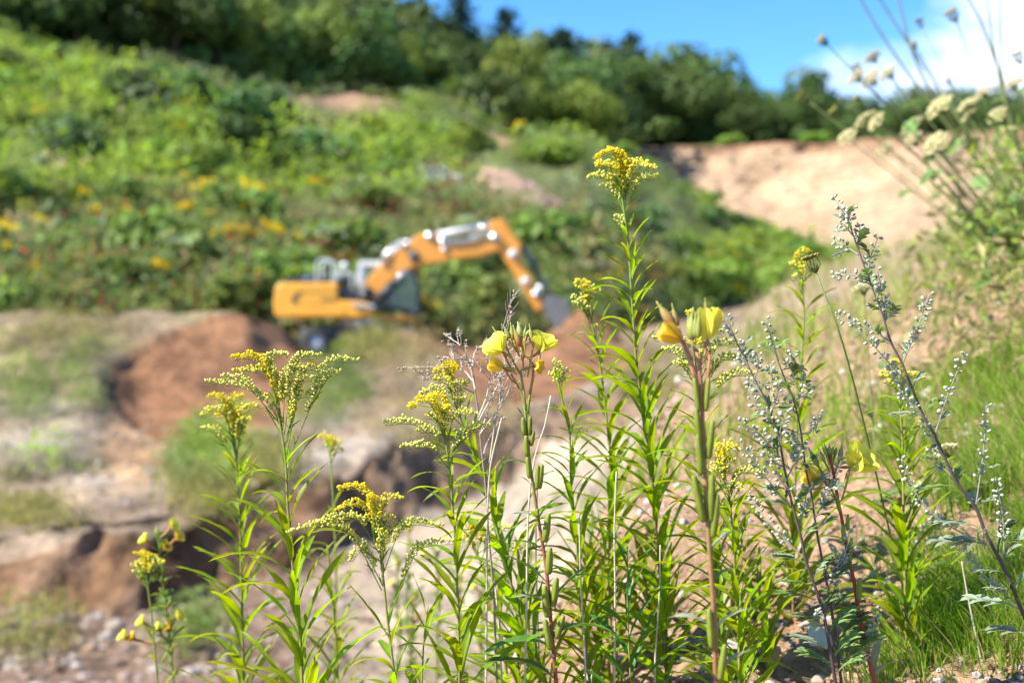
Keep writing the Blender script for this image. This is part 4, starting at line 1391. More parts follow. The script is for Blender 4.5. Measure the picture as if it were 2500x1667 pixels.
def goldenrod(label, Y, stem, sprays=(), n_leaf=40, lp=(70, 170), leafmat='goldenrod_leaf', top=0.02, r=(2.0, 4.6), scol=((.24, .30, .06), (.30, .22, .10)), dz=0.0, kind=None, name='goldenrod', cat='wildflower', bushy=True):
    u = Y / FP
    kind = kind or ('lance' if stem[0][0] < 1340 else 'upright')
    pts = [up(x, y, Y + dz * (i / max(1, len(stem) - 1))) for i, (x, y) in enumerate(stem)]
    full = to_ground(pts)
    base = full[-1]
    pl = empty(name, tuple(base), label, cat, 'goldenrods along the edge of the bank' if name == 'goldenrod' else None)
    N = 46
    ax = crom(full, N)
    b = MB()
    cl = np.array(scol[0]) + np.linspace(0, 1, N)[:, None] * (np.array(scol[1]) - np.array(scol[0]))
    b.tube(ax, np.linspace(r[0], r[1], N) * u, 8, cl)
    b.obj('stem', MAT['stem'], pl)
    tg = -np.gradient(ax, axis=0)
    Ltot = np.sum(np.linalg.norm(np.diff(ax, axis=0), axis=1)) / u
    azm = rnd(0, 6.28)
    n_leaf = int(n_leaf * 1.35)
    for k in range(n_leaf):
        s = top + (.98 - top) * (k + .3) / n_leaf
        i = s * (N - 1); i0 = int(min(i, N - 2)); p = ax[i0] * (1 - (i - i0)) + ax[i0 + 1] * (i - i0)
        azm += 2.399 + rnd(-.35, .35)
        a = azm
        # leaves spread mostly across the view, as on the sunny side of the row
        a = math.atan2(math.sin(a) * .6, math.cos(a))
        g = min(1, (s - top) / .45)
        L = (lp[0] + (lp[1] - lp[0]) * g) * rnd(.9, 1.3) * 1.2 * u
        put_leaf(pl, p, tg[i0], a, L, ('lance' if (math.cos(a) < -.1) == (random.random() < .85) else 'upright'), leafmat)
    for sp in sprays:
        op = sp[-1]; q = sp[:-1]
        dyt = rnd(-.03, .03)
        m = len(q) // 2
        P3 = [up(q[2 * k], q[2 * k + 1], Y + dyt * k / (m - 1)) for k in range(m)]
        spray(pl, P3, u, op)
        for _ in range(2):
            put_leaf(pl, P3[0] + (P3[1] - P3[0]) * rnd(.05, .5), P3[1] - P3[0], rnd(0, 6.28), rnd(28, 55) * u, 'bract', leafmat)
    return pl


def auto_sprays(cx, top, w, h, n, op, base_drop=1.5):
    out = []
    for k in range(n):
        t = k / max(1, n - 1)
        side = -1 if k % 2 else 1
        reach = w * .5 * (0.25 + .75 * t) * rnd(.8, 1.1)
        ty = top + h * t * .85 + rnd(-.05, .05) * h
        by = ty + h * .35 + 25
        out.append((cx, by + 20, cx + side * reach * .4, ty - h * .04, cx + side * reach, ty + h * .06, max(0, min(1, op + (.35 - t * .5)))))
    return out


G = goldenrod
G('tall green budded goldenrod with flat wide head, left of the reddish dug bank', 2.0,
  [(672, 960), (677, 998), (691, 1075), (699, 1149), (702, 1231), (706, 1264), (714, 1376), (725, 1471), (733, 1553), (738, 1667)],
  [(691, 1067, 617, 958, 505, 938, .12), (690, 1030, 640, 890, 568, 878, .95), (684, 1010, 655, 885, 703, 873, .2), (694, 1060, 722, 892, 782, 874, .15), (704, 1125, 762, 985, 805, 893, 873, 886, .1), (700, 1110, 738, 922, 778, 905, .4),
   (700, 1080, 725, 982, 758, 968, .25), (685, 1040, 658, 985, 645, 976, .15), (690, 1050, 702, 915, 745, 905, .3), (686, 1030, 655, 920, 575, 912, .45), (760, 990, 800, 925, 828, 915, .1), (690, 1050, 672, 930, 640, 905, .7), (695, 1090, 735, 945, 770, 930, .2), (688, 1040, 600, 940, 545, 925, .15)],
  44, (105, 215), top=.12, r=(2.6, 4.8), scol=((.30, .30, .08), (.36, .22, .13)))
G('goldenrod with wide low head below the dry weed, one yellow tuft on its left', 2.0,
  [(1083, 1020), (1086, 1060), (1092, 1103), (1100, 1171), (1105, 1242), (1111, 1317), (1114, 1397), (1119, 1490), (1122, 1667)],
  [(1090, 1110, 1020, 1040, 940, 1038, .12), (1085, 1075, 1050, 985, 1003, 1000, .97), (1086, 1070, 1076, 985, 1050, 972, .97), (1095, 1115, 1140, 1058, 1193, 1046, .2), (1097, 1145, 1050, 1096, 982, 1098, .15), (1090, 1080, 1112, 1018, 1162, 1018, .3), (1092, 1095, 1115, 1070, 1160, 1062, .2),
   (1088, 1080, 1085, 1015, 1098, 1000, .65), (1092, 1105, 1060, 1060, 1020, 1058, .2), (1094, 1120, 1120, 1085, 1142, 1078, .15), (1090, 1090, 1070, 1030, 1040, 1022, .5)],
  42, (90, 195), top=.10, r=(2.4, 4.6))
G('goldenrod with the broadest golden head, low in front of the others', 1.9,
  [(918, 1260), (924, 1300), (930, 1360), (937, 1425), (943, 1485), (951, 1553), (966, 1667)],
  [(932, 1440, 860, 1310, 790, 1285, 703, 1308, .25), (926, 1330, 890, 1205, 830, 1198, .9), (926, 1345, 890, 1240, 822, 1250, .75), (922, 1320, 940, 1232, 982, 1222, .55), (932, 1410, 985, 1290, 1078, 1288, .2), (948, 1510, 1010, 1360, 1040, 1335, 1106, 1328, .15), (924, 1310, 915, 1235, 900, 1215, .9),
   (928, 1370, 880, 1335, 855, 1322, .2), (927, 1360, 935, 1280, 960, 1270, .4), (926, 1350, 870, 1270, 780, 1282, .35), (930, 1390, 950, 1300, 1000, 1292, .25), (940, 1440, 890, 1350, 860, 1370, .1), (927, 1350, 915, 1280, 880, 1270, .5), (930, 1390, 935, 1320, 925, 1300, .4)],
  26, (110, 190), top=.22, r=(2.8, 5.0), scol=((.30, .30, .08), (.36, .24, .13)))
G('blurred yellow goldenrod standing just behind the tall flat headed one', 2.55,
  [(560, 1010), (572, 1060), (580, 1180), (587, 1300), (590, 1450), (595, 1667)],
  [(575, 1110, 545, 1010, 495, 1020, .4), (572, 1090, 540, 985, 515, 975, .95), (575, 1090, 570, 990, 590, 975, .9), (577, 1110, 600, 1010, 628, 1000, .45), (575, 1100, 560, 1030, 530, 1020, .6), (578, 1130, 525, 1060, 495, 1055, .3), (578, 1120, 590, 1040, 610, 1030, .5)],
  44, (70, 150), top=.14)
G('goldenrod with yellow tip and a pale snail, in front of the dry weed', 2.18,
  [(1085, 905), (1098, 950), (1115, 1000), (1150, 1090), (1186, 1180), (1214, 1295), (1238, 1385), (1273, 1522), (1325, 1646)],
  [(1105, 970, 1090, 905, 1068, 912, .95), (1100, 960, 1095, 900, 1110, 905, .9), (1112, 1000, 1075, 955, 1032, 968, .2), (1110, 985, 1090, 938, 1062, 935, .5), (1115, 1000, 1120, 945, 1142, 942, .3), (1120, 1020, 1118, 985, 1138, 978, .2)],
  44, (80, 175), top=.12, r=(2.4, 4.8))
G('small orange yellow goldenrod low between two leafy stems', 2.4,
  [(1150, 1310), (1165, 1350), (1190, 1420), (1215, 1500), (1240, 1667)],
  [(1165, 1350, 1140, 1285, 1115, 1275, .97), (1168, 1360, 1165, 1285, 1175, 1275, .95), (1175, 1375, 1195, 1300, 1245, 1296, .2), (1172, 1370, 1145, 1325, 1120, 1325, .5), (1178, 1390, 1215, 1345, 1290, 1352, .2)],
  20, (80, 150), top=.25)
G('tallest goldenrod, its yellow head standing up against the green slope', 2.28,
  [(1505, 430), (1515, 460), (1520, 490), (1534, 596), (1541, 701), (1548, 806), (1555, 897), (1565, 973), (1575, 1056), (1589, 1138), (1596, 1234), (1601, 1294), (1612, 1403), (1618, 1512), (1629, 1665)],
  [(1520, 480, 1500, 382, 1460, 392, .95), (1518, 470, 1510, 385, 1490, 378, .97), (1520, 480, 1490, 412, 1458, 413, .6), (1524, 500, 1480, 440, 1436, 441, .3), (1522, 490, 1545, 410, 1595, 412, .5), (1524, 500, 1550, 415, 1596, 420, .5), (1526, 520, 1560, 450, 1610, 440, .3), (1528, 530, 1500, 470, 1470, 462, .2), (1522, 490, 1530, 410, 1515, 395, .85), (1524, 505, 1535, 445, 1560, 435, .4), (1524, 500, 1505, 445, 1475, 440, .4), (1532, 580, 1510, 545, 1500, 535, .15)],
  64, (62, 160), top=.10, r=(2.4, 4.8), scol=((.22, .30, .05), (.30, .15, .12)))
G('budded goldenrod with narrow head in front of the soil heap', 2.42,
  [(1420, 700), (1430, 730), (1445, 790), (1463, 877), (1480, 1014), (1490, 1124), (1488, 1220), (1484, 1400), (1492, 1550), (1497, 1667)],
  [(1435, 770, 1420, 715, 1405, 705, .6), (1435, 760, 1425, 700, 1410, 698, .7), (1437, 770, 1440, 720, 1460, 715, .3), (1438, 780, 1415, 740, 1398, 735, .2), (1440, 790, 1425, 755, 1402, 750, .2), (1438, 775, 1435, 735, 1425, 725, .4)],
  50, (65, 140), top=.09, scol=((.22, .30, .05), (.36, .20, .14)))
G('slim goldenrod with a tight unopened tip right of the pink budded primrose', 2.2,
  [(1352, 895), (1362, 930), (1372, 975), (1390, 1050), (1395, 1200), (1410, 1350), (1420, 1500), (1440, 1667)],
  [(1368, 950, 1358, 900, 1348, 890, .25), (1370, 960, 1375, 915, 1388, 915, .2), (1370, 965, 1360, 925, 1350, 922, .2)],
  44, (55, 140), top=.08, scol=((.22, .30, .05), (.24, .24, .06)))
G('goldenrod whose head peeps out behind the large blurred primrose', 2.1,
  [(1695, 850), (1700, 900), (1712, 1000), (1722, 1150), (1738, 1300), (1750, 1450), (1762, 1667)],
  [(1700, 910, 1670, 840, 1600, 833, .2), (1702, 930, 1660, 870, 1618, 858, .15), (1700, 900, 1695, 790, 1680, 770, .95), (1704, 950, 1670, 898, 1648, 895, .2), (1705, 940, 1750, 850, 1800, 848, .2), (1708, 970, 1760, 885, 1812, 885, .2), (1710, 1000, 1780, 925, 1845, 918, .2), (1703, 920, 1730, 820, 1760, 815, .4), (1704, 930, 1720, 870, 1745, 860, .3)],
  42, (80, 150), top=.12)
G('bushy goldenrod with two drooping yellow green heads right of the primrose stem', 2.02,
  [(1762, 1120), (1770, 1170), (1780, 1215), (1787, 1281), (1795, 1403), (1803, 1540), (1806, 1667)],
  [(1772, 1190, 1750, 1105, 1738, 1108, .7), (1772, 1180, 1770, 1095, 1800, 1105, .6), (1776, 1200, 1745, 1150, 1735, 1155, .3), (1778, 1210, 1810, 1155, 1862, 1165, .35), (1780, 1230, 1790, 1190, 1808, 1200, .3), (1775, 1195, 1770, 1135, 1790, 1128, .4)],
  50, (90, 150), top=.10, r=(2.4, 4.6), scol=((.30, .30, .07), (.34, .26, .10)))
G('blurred goldenrod beside the closed brown umbel', 2.62,
  [(1950, 620), (1956, 660), (1962, 740), (1962, 800), (1955, 900), (1945, 1050), (1940, 1200), (1936, 1400), (1934, 1667)],
  [(1956, 680, 1955, 630, 1972, 622, .85), (1956, 690, 1945, 655, 1935, 652, .5), (1958, 700, 1970, 665, 1985, 668, .4), (1958, 720, 1948, 690, 1938, 685, .3)],
  40, (70, 150), top=.12)
G('goldenrod with small yellow tip behind the right silvery mugwort', 2.28,
  [(2192, 900), (2197, 988), (2203, 1077), (2205, 1192), (2207, 1333), (2208, 1370), (2212, 1511), (2210, 1667)],
  [(2195, 960, 2192, 905, 2180, 892, .95), (2196, 970, 2180, 925, 2150, 925, .5), (2196, 970, 2215, 925, 2252, 928, .4), (2197, 980, 2185, 945, 2165, 940, .4)],
  40, (70, 165), top=.12, r=(2.2, 4.4), scol=((.26, .30, .05), (.34, .20, .14)))
G('goldenrod shoot with yellowing olive leaves and a plum stem between mugwort stems', 2.5,
  [(1930, 1240), (1934, 1330), (1935, 1420), (1937, 1540), (1936, 1667)], [], 18, (130, 200), 'olive_leaf', top=.02, scol=((.26, .24, .05), (.30, .10, .12)))
G('small distant goldenrod tip behind the tall flat headed plant', 3.0,
  [(800, 1080), (806, 1110), (815, 1250), (820, 1400), (815, 1667)],
  [(806, 1115, 800, 1078, 785, 1075, .9), (806, 1115, 812, 1085, 825, 1088, .6), (808, 1130, 822, 1105, 832, 1108, .3)], 38, (55, 110), top=.1)
G('small blurred goldenrod in front of the leafy primrose at far left', 2.8,
  [(352, 1370), (362, 1440), (372, 1520), (385, 1667)],
  [(358, 1420, 350, 1365, 335, 1358, .9), (358, 1420, 362, 1365, 372, 1362, .7), (360, 1430, 345, 1390, 322, 1388, .4), (361, 1430, 378, 1385, 398, 1382, .4), (360, 1435, 340, 1405, 330, 1400, .3)], 18, (60, 110), top=.18)
G('dark green leafy shoot without flowers between the two reddish stems', 2.05,
  [(1531, 1335), (1532, 1400), (1533, 1512), (1540, 1667)], [], 16, (80, 150), 'dark_leaf', top=.02, r=(1.5, 3.2))
G('olive leaved shoot left of the tall goldenrod stem near the frame bottom', 2.45,
  [(1440, 1370), (1450, 1450), (1462, 1550), (1475, 1667)], [], 22, (90, 160), 'olive_leaf', top=.02, r=(1.8, 3.8), scol=((.24, .26, .05), (.32, .16, .12)))
G('yellowing shoot behind the tall goldenrod, with rust edged leaves', 2.5,
  [(1570, 1380), (1585, 1480), (1598, 1580), (1605, 1667)], [], 18, (110, 170), 'olive_leaf', top=.02, r=(1.8, 3.8))
G('leafy flowerless shoot left of the main evening primrose stem', 2.25,
  [(1270, 1380), (1262, 1450), (1262, 1550), (1268, 1667)], [], 26, (90, 150), 'goldenrod_leaf', top=.02, r=(1.8, 3.6))
G('short leafy shoot at the bottom beside the broadest golden head', 2.1,
  [(1045, 1480), (1035, 1560), (1030, 1667)], [], 14, (90, 140), 'goldenrod_leaf', top=.02, r=(1.8, 3.6))
G('blurred leafy shoot behind the stem of the tall flat headed goldenrod', 2.7,
  [(800, 1330), (806, 1420), (818, 1540), (826, 1667)], [], 30, (80, 130), 'olive_leaf', top=.02, r=(1.8, 3.6))
G('leafy goldenrod shoot with narrow leaves left of the red stemmed primrose', 2.3,
  [(1850, 1400), (1858, 1500), (1870, 1600), (1878, 1667)], [], 18, (90, 150), 'goldenrod_leaf', top=.02, r=(1.8, 3.6))


# --- evening primroses
def spindle(b, p, d, L, wd, cols, n=8, rib=0.0, prof=None):
    prof = prof or [(0, .25), (.12, .55), (.3, .95), (.5, 1.0), (.7, .75), (.85, .4), (1, .12)]
    R = frame(d, (0, 1, .2))
    vs, cs = [], []
    for k, (t, r) in enumerate(prof):
        for j in range(n):
            a = j / n * 6.2832
            rr = r * wd * .5 * (1 + rib * math.cos(4 * a))
            vs.append(R @ np.array((rr * math.cos(a), rr * math.sin(a), t * L)) + p)
            cs.append(np.array(cols[0]) * (1 - t) + np.array(cols[1]) * t)
    m = len(prof)
    fs = [(i * n + j, i * n + (j + 1) % n, (i + 1) * n + (j + 1) % n, (i + 1) * n + j) for i in range(m - 1) for j in range(n)]
    fs += [tuple(range(n - 1, -1, -1)), tuple(range((m - 1) * n, m * n))]
    b.add(vs, fs, np.array(cs))


_petal = {}


def petal_mesh(mat, var, cup):
    key = (mat, var, cup)
    if key in _petal: return _petal[key]
    b = MB(); vs = []
    n, m = 9, 9
    for i in range(n):
        t = i / (n - 1)
        w = (.70 if cup > .3 else .44) * math.sin(math.pi * min(.5, .08 + .42 * t ** .8))
        for j in range(m):
            a = (j / (m - 1) - .5) * 2
            notch = .12 * (1 - min(1, abs(a) * 2.2)) * t ** 4
            tt = t * (1 - .22 * abs(a) ** 3) - notch
            e = cup * t + .15
            x = math.sin(e) * tt * .95 * (1 + .05 * math.sin(var + 3 * a)); z = math.cos(e * .75) * tt
            y = a * w
            x -= .18 * a * a * t
            x += .035 * math.sin(7 * a + var) * t * t; z += .02 * math.cos(9 * a + var) * t * t
            vs.append((x, y, z))
    b.add(vs, grid_faces(n, m))
    _petal[key] = b.mesh('petal', MAT[mat], colors=False)
    return _petal[key]


def primrose_flower(pl, tube0, tube1, d, size, mat, cup, u, tubecol=((.32, .30, .06), (.45, .16, .08)), npet=4, sepals=True):
    """flower: tube and turned-back sepals as one mesh, four petals under it"""
    b = MB()
    mid = (np.array(tube0) + tube1) / 2 + np.array((0, 0, -.004))
    ax = crom([tube0, mid, tube1], 10)
    b.tube(ax, np.linspace(2.0, 3.4, 10) * u, 7, np.array(tubecol[0]) + np.linspace(0, 1, 10)[:, None] * (np.array(tubecol[1]) - np.array(tubecol[0])))
    R = frame(d, (.2, 1, .3))
    if sepals:
        for k in range(2):
            a = k * 3.1 + .6
            dd = R @ np.array((math.cos(a), math.sin(a), -1.3))
            spindle(b, tube1, unit(dd), 38 * u, 8 * u, ((.40, .20, .08), (.40, .38, .08)), 6)
    f = b.obj('flower', MAT['stem'], pl)
    for k in range(npet):
        me = petal_mesh(mat, k, cup)
        a = k * 2 * math.pi / npet + .4
        Rz = np.array([[math.cos(a), -math.sin(a), 0], [math.sin(a), math.cos(a), 0], [0, 0, 1]])
        o = bpy.data.objects.new('petal', me); C.objects.link(o)
        o.parent = f
        o.matrix_basis = mat4(R @ Rz, np.array(tube1) - np.array(pl.location), size * u)
    return f


def primrose_stem(label, Y, stem, r, cols, name='evening_primrose', group='evening primroses'):
    u = Y / FP
    pts = [up(x, y, Y) for x, y in stem]
    full = to_ground(pts)
    pl = empty(name, tuple(full[-1]), label, 'wildflower', group)
    N = 50
    ax = crom(full, N)
    L = np.concatenate([[0], np.cumsum(np.linalg.norm(np.diff(ax, axis=0), axis=1))])
    frac = L / L[-1]
    cl = np.stack([np.interp(frac, [c[0] for c in cols], [c[1][k] for c in cols]) for k in range(3)], 1)
    b = MB(); b.tube(ax, np.linspace(r[0], r[1], N) * u, 9, cl)
    b.obj('stem', MAT['stem'], pl)
    return pl, ax, u


def at_py(ax, py):
    pys = 833.5 - ax[:, 2] / ax[:, 1] * FP
    i = int(np.argmin(abs(pys - py)))
    return ax[i], unit(ax[max(0, i - 1)] - ax[min(len(ax) - 1, i + 1)])


def bud(pl, a, c, Y, wd, col, tubecol=(.34, .30, .06), foot=None):
    b = MB(); p0, p1 = up(*a, Y), up(*c, Y)
    u = Y / FP
    if foot is not None:
        b.tube(crom([up(*foot, Y), (up(*foot, Y) + p0) / 2 + np.array((rnd(-2, 2) * u, 0, 0)), p0], 8), np.linspace(2.2, 2.6, 8) * u, 6, tubecol)
    d = p1 - p0
    spindle(b, p0, d, np.linalg.norm(d), wd * u, col, 8, .05, [(0, .3), (.08, .7), (.22, 1), (.45, .95), (.65, .62), (.75, .34), (.88, .26), (1, .12)])
    return b.obj('bud', MAT['stem'], pl)


def capsule_part(pl, p, d, L, wd, u, col=((.17, .215, .025), (.22, .26, .04))):
    b = MB()
    spindle(b, p, d, L * u, wd * u, col, 12, .10, [(0, .5), (.06, .85), (.3, 1), (.6, .95), (.85, .75), (.97, .6), (1, .35)])
    return b.obj('seed_capsule', MAT['stem'], pl)


RED = (.30, .07, .05); GRN = (.17, .25, .05); ORB = (.42, .15, .05); BUDT = (.30, .36, .08)
# the sharp one in the middle
Y = 2.0
pl, ax, u = primrose_stem('sharp evening primrose with two pale yellow flowers and ribbed pods on a reddish stem', Y,
    [(1270, 905), (1279, 960), (1285, 1040), (1290, 1100), (1302, 1190), (1318, 1290), (1335, 1400), (1345, 1520), (1358, 1667)], (3.2, 6.6),
    [(0, (.30, .32, .08)), (.18, (.22, .26, .06)), (.30, (.30, .12, .07)), (.5, RED), (.75, (.26, .13, .07)), (1, (.22, .12, .07))])
for a, c, wd, foot, col in [((1236, 847), (1202, 797), 15, (1274, 920), (ORB, BUDT)), ((1272, 846), (1252, 793), 16, (1278, 905), ((.44, .13, .04), BUDT)), ((1302, 842), (1292, 790), 14, (1288, 920), ((.40, .20, .06), BUDT)), ((1254, 830), (1246, 786), 12, (1268, 870), ((.36, .26, .08), BUDT)),
                            ((1246, 826), (1228, 792), 11, (1262, 860), ((.34, .32, .12), BUDT)), ((1272, 822), (1264, 784), 16, (1274, 880), ((.34, .40, .12), (.45, .50, .18))), ((1280, 825), (1284, 793), 9, (1277, 880), ((.30, .38, .10), BUDT)), ((1284, 820), (1297, 800), 9, (1279, 875), ((.30, .36, .10), BUDT)), ((1268, 815), (1270, 785), 9, (1272, 860), ((.36, .42, .14), BUDT))]:
    bud(pl, a, c, Y + rnd(-.012, .012), wd, col, (.38, .26, .06), foot)
primrose_flower(pl, up(1262, 915, Y), up(1228, 858, Y), np.array((-.62, -.35, .6)), 50, 'petal', .62, u)
primrose_flower(pl, up(1282, 870, Y), up(1318, 856, Y), np.array((.38, -.25, .9)), 50, 'petal', .48, u)
primrose_flower(pl, up(1265, 940, Y), up(1230, 897, Y), np.array((-.95, -.2, .28)), 42, 'old_petal', .12, u)
primrose_flower(pl, up(1292, 960, Y), up(1304, 893, Y), np.array((.6, -.3, -.1)), 26, 'old_petal', .5, u)
for foot, c in [((1285, 1000), (1247, 912)), ((1288, 1010), (1304, 915))]:
    b = MB(); b.tube(crom([up(*foot, Y), up(foot[0] + (c[0] - foot[0]) * .3, foot[1] - 40, Y), up(*c, Y)], 10), np.linspace(4.5, 2.0, 10) * u, 7, np.linspace(0, 1, 10)[:, None] * (np.array((.45, .18, .07)) - np.array((.14, .28, .04))) + np.array((.14, .28, .04)))
    b.obj('flower_tube', MAT['stem'], pl)
for (py, dx, lean, L, wd) in [(1058, -8, -.10, 44, 13), (1070, 8, .05, 46, 12), (1120, -6, -.06, 52, 14), (1085, 10, .2, 38, 11), (1170, -7, -.12, 52, 13), (1186, 14, .02, 58, 13), (1190, 20, .12, 60, 13), (1260, -4, 0, 30, 10), (1325, 9, .14, 70, 17), (1395, 6, .05, 66, 17), (1468, 12, .12, 72, 17), (1492, -10, -.10, 78, 18), (1555, 14, .30, 60, 16), (1590, -10, -.18, 76, 17)]:
    p, t = at_py(ax, py)
    capsule_part(pl, p + np.array((dx * u * .7, -.004, 0)), np.array((lean, -.08, 1)), L, wd, u)
for (py, azm, L, mt) in [(960, 3.3, 40, 'goldenrod_leaf'), (1000, .2, 45, 'goldenrod_leaf'), (1040, 3.0, 42, 'primrose_leaf'), (1090, 3.2, 48, 'primrose_leaf'), (1130, 3.1, 60, 'primrose_leaf'), (1190, .3, 60, 'primrose_leaf'), (1180, 3.4, 44, 'primrose_leaf'), (1260, 3.0, 62, 'pale_leaf'), (1275, .2, 70, 'primrose_leaf'), (1270, 4.4, 60, 'goldenrod_leaf'), (1340, .35, 50, 'goldenrod_leaf'),
                         (1345, 3.0, 70, 'primrose_leaf'), (1400, .1, 52, 'goldenrod_leaf'), (1420, 3.1, 105, 'primrose_leaf'), (1480, .15, 120, 'primrose_leaf'), (1490, 3.3, 80, 'pale_leaf'), (1560, .1, 130, 'primrose_leaf'), (1580, 3.2, 150, 'primrose_leaf'), (1600, 4.2, 70, 'pale_leaf'), (1640, .5, 70, 'goldenrod_leaf'), (1650, 3.2, 170, 'primrose_leaf'), (1640, 5.2, 60, 'goldenrod_leaf')]:
    p, t = at_py(ax, py)
    put_leaf(pl, p, t, azm + rnd(-.25, .25), L * 1.25 * u, 'broad' if L > 50 else 'bract', mt)
sn = MB()
p, t = at_py(ax, 1478)
th = np.linspace(0, 4 * math.pi, 40)
c0 = p + np.array((11 * u, -.006, -2 * u))
sn.tube(np.stack([c0[0] + np.cos(th) * (1 - th / 16) * 3.0 * u, c0[1] + np.sin(th) * (1 - th / 16) * 3.0 * u, c0[2] + (th / 12.6 - .5) * 11 * u], 1), (1 - th / 14) * 5.0 * u + .1 * u, 10)
tag(sn.obj('snail', MAT['snail']), 'tiny brown snail shell stuck on the reddish primrose stem', 'snail')

# the blurred one close to the lens
Y = 1.62
pl, ax, u = primrose_stem('large blurred evening primrose in front, thick stem with tubular yellow flowers', Y,
    [(1700, 850), (1708, 900), (1714, 1000), (1724, 1200), (1733, 1350), (1743, 1500), (1748, 1667)], (5, 9.5), [(0, (.36, .16, .10)), (.2, (.30, .20, .08)), (.45, (.30, .12, .07)), (1, (.27, .09, .06))])
bud(pl, (1648, 800), (1602, 735), Y, 24, ((.46, .17, .06), (.40, .38, .12)), (.5, .2, .12), (1690, 880))
bud(pl, (1655, 795), (1640, 740), Y + .02, 15, ((.42, .2, .1), BUDT), (.45, .2, .12), (1692, 880))
bud(pl, (1690, 830), (1692, 750), Y, 30, ((.28, .31, .06), (.34, .38, .10)), (.28, .26, .07), (1700, 880))
for k in range(4):
    bud(pl, (1684 + 7 * k, 825), (1680 + 9 * k, 762 - (k % 2) * 6), Y - .004 * k, 14, ((.27, .30, .06), (.36, .40, .12)))
primrose_flower(pl, up(1702, 905, Y), up(1663, 830, Y), np.array((-.8, -.2, .45)), 62, 'old_petal', .22, u, ((.5, .22, .14), (.5, .2, .12)))
primrose_flower(pl, up(1712, 890, Y), up(1728, 828, Y), np.array((.03, -.1, 1)), 82, 'petal', .10, u, ((.5, .22, .14), (.5, .2, .12)))
bud(pl, (1726, 765), (1721, 726), Y, 10, ((.42, .2, .1), BUDT))
b = MB(); b.tube([up(1720, 985, Y), up(1728, 920, Y), up(1735, 850, Y)], np.array((7, 4.5, 4)) * u, 7, (.42, .18, .09)); b.obj('flower_tube', MAT['stem'], pl)
b = MB(); b.tube([up(1704, 940, Y), up(1690, 900, Y), up(1668, 840, Y)], np.array((6, 4.5, 4)) * u, 7, (.52, .24, .15)); b.obj('flower_tube', MAT['stem'], pl)
for (py, dx, lean, L, wd) in [(985, -14, -.15, 90, 14), (985, 14, .08, 90, 13), (1075, -16, -.12, 95, 16), (1130, 16, .10, 105, 16), (1160, -16, -.1, 110, 17), (1270, -18, -.22, 130, 20), (1290, 12, .02, 130, 18), (1330, 16, .1, 120, 17), (1600, -14, -.08, 110, 17), (1640, 16, .12, 100, 17)]:
    p, t = at_py(ax, py)
    capsule_part(pl, p + np.array((dx * u * .6, -.003, 0)), np.array((lean, -.05, 1)), L * .9, wd, u)
for (py, azm, L, mt) in [(960, 3.0, 80, 'pale_leaf'), (1060, 3.2, 80, 'goldenrod_leaf'), (1180, 3.1, 90, 'goldenrod_leaf'), (1250, 0, 90, 'primrose_leaf'), (1350, .4, 110, 'pale_leaf'), (1440, .3, 90, 'primrose_leaf'), (1540, .2, 120, 'pale_leaf'), (1560, 3.2, 130, 'pale_leaf'), (1660, .2, 120, 'pale_leaf'), (1640, 3.4, 120, 'dark_leaf')]:
    p, t = at_py(ax, py)
    put_leaf(pl, p, t, azm, L * u, 'broad', mt)

# the red-stemmed one on the right
Y = 2.02
pl, ax, u = primrose_stem('red stemmed evening primrose among mugwort with one open pale yellow flower', Y,
    [(2024, 1110), (2034, 1150), (2044, 1210), (2055, 1265), (2068, 1340), (2085, 1420), (2096, 1490), (2112, 1560), (2130, 1640), (2140, 1690)], (3.4, 6.2), [(0, (.34, .07, .05)), (.6, (.33, .06, .04)), (1, (.30, .10, .06))])
primrose_flower(pl, up(2054, 1222, Y), up(2076, 1140, Y), np.array((.62, -.40, .60)), 66, 'petal', .50, u, ((.22, .28, .06), (.34, .36, .08)))
primrose_flower(pl, up(2040, 1220, Y), up(2012, 1170, Y), np.array((-.95, -.1, .22)), 58, 'old_petal', .10, u, ((.32, .34, .08), (.50, .34, .09)))
for a, c, wd, foot in [((1998, 1138), (1972, 1090), 14, (2040, 1215)), ((2014, 1128), (1996, 1090), 10, (2026, 1150)), ((2022, 1110), (2012, 1082), 9, (2025, 1130)), ((2026, 1108), (2024, 1080), 9, (2026, 1130)), ((2030, 1110), (2036, 1084), 8, (2027, 1130)), ((2037, 1115), (2044, 1084), 9, (2030, 1140)), ((2050, 1120), (2056, 1082), 12, (2036, 1165)), ((2018, 1112), (2006, 1086), 8, (2024, 1135))]:
    bud(pl, a, c, Y + rnd(-.01, .01), wd, ((.26, .34, .06), (.36, .42, .10)), (.24, .30, .06), foot)
for (py, dx, lean, L, wd) in [(1245, -5, -.25, 42, 9), (1300, 12, .02, 40, 9), (1330, -10, -.1, 46, 10), (1362, 8, 0, 44, 10), (1455, 6, .02, 54, 14), (1390, -8, -.05, 40, 9)]:
    p, t = at_py(ax, py); capsule_part(pl, p + np.array((dx * u * .6, -.004, 0)), np.array((lean, -.08, 1)), L, wd, u, ((.17, .25, .03), (.22, .30, .05)))
for (py, azm, L, mt) in [(1225, .2, 48, 'primrose_leaf'), (1245, 3.1, 40, 'goldenrod_leaf'), (1300, .25, 52, 'goldenrod_leaf'), (1330, 3.1, 75, 'goldenrod_leaf'), (1350, .3, 60, 'pale_leaf'), (1450, .3, 90, 'primrose_leaf'), (1490, 3.0, 70, 'goldenrod_leaf'), (1530, 4.2, 60, 'pale_leaf'), (1600, 3.2, 90, 'goldenrod_leaf'), (1650, .9, 120, 'pale_leaf'), (1655, .4, 90, 'pale_leaf'), (1380, 2.9, 40, 'goldenrod_leaf')]:
    p, t = at_py(ax, py); put_leaf(pl, p, t, azm, L * u, 'broad', mt)

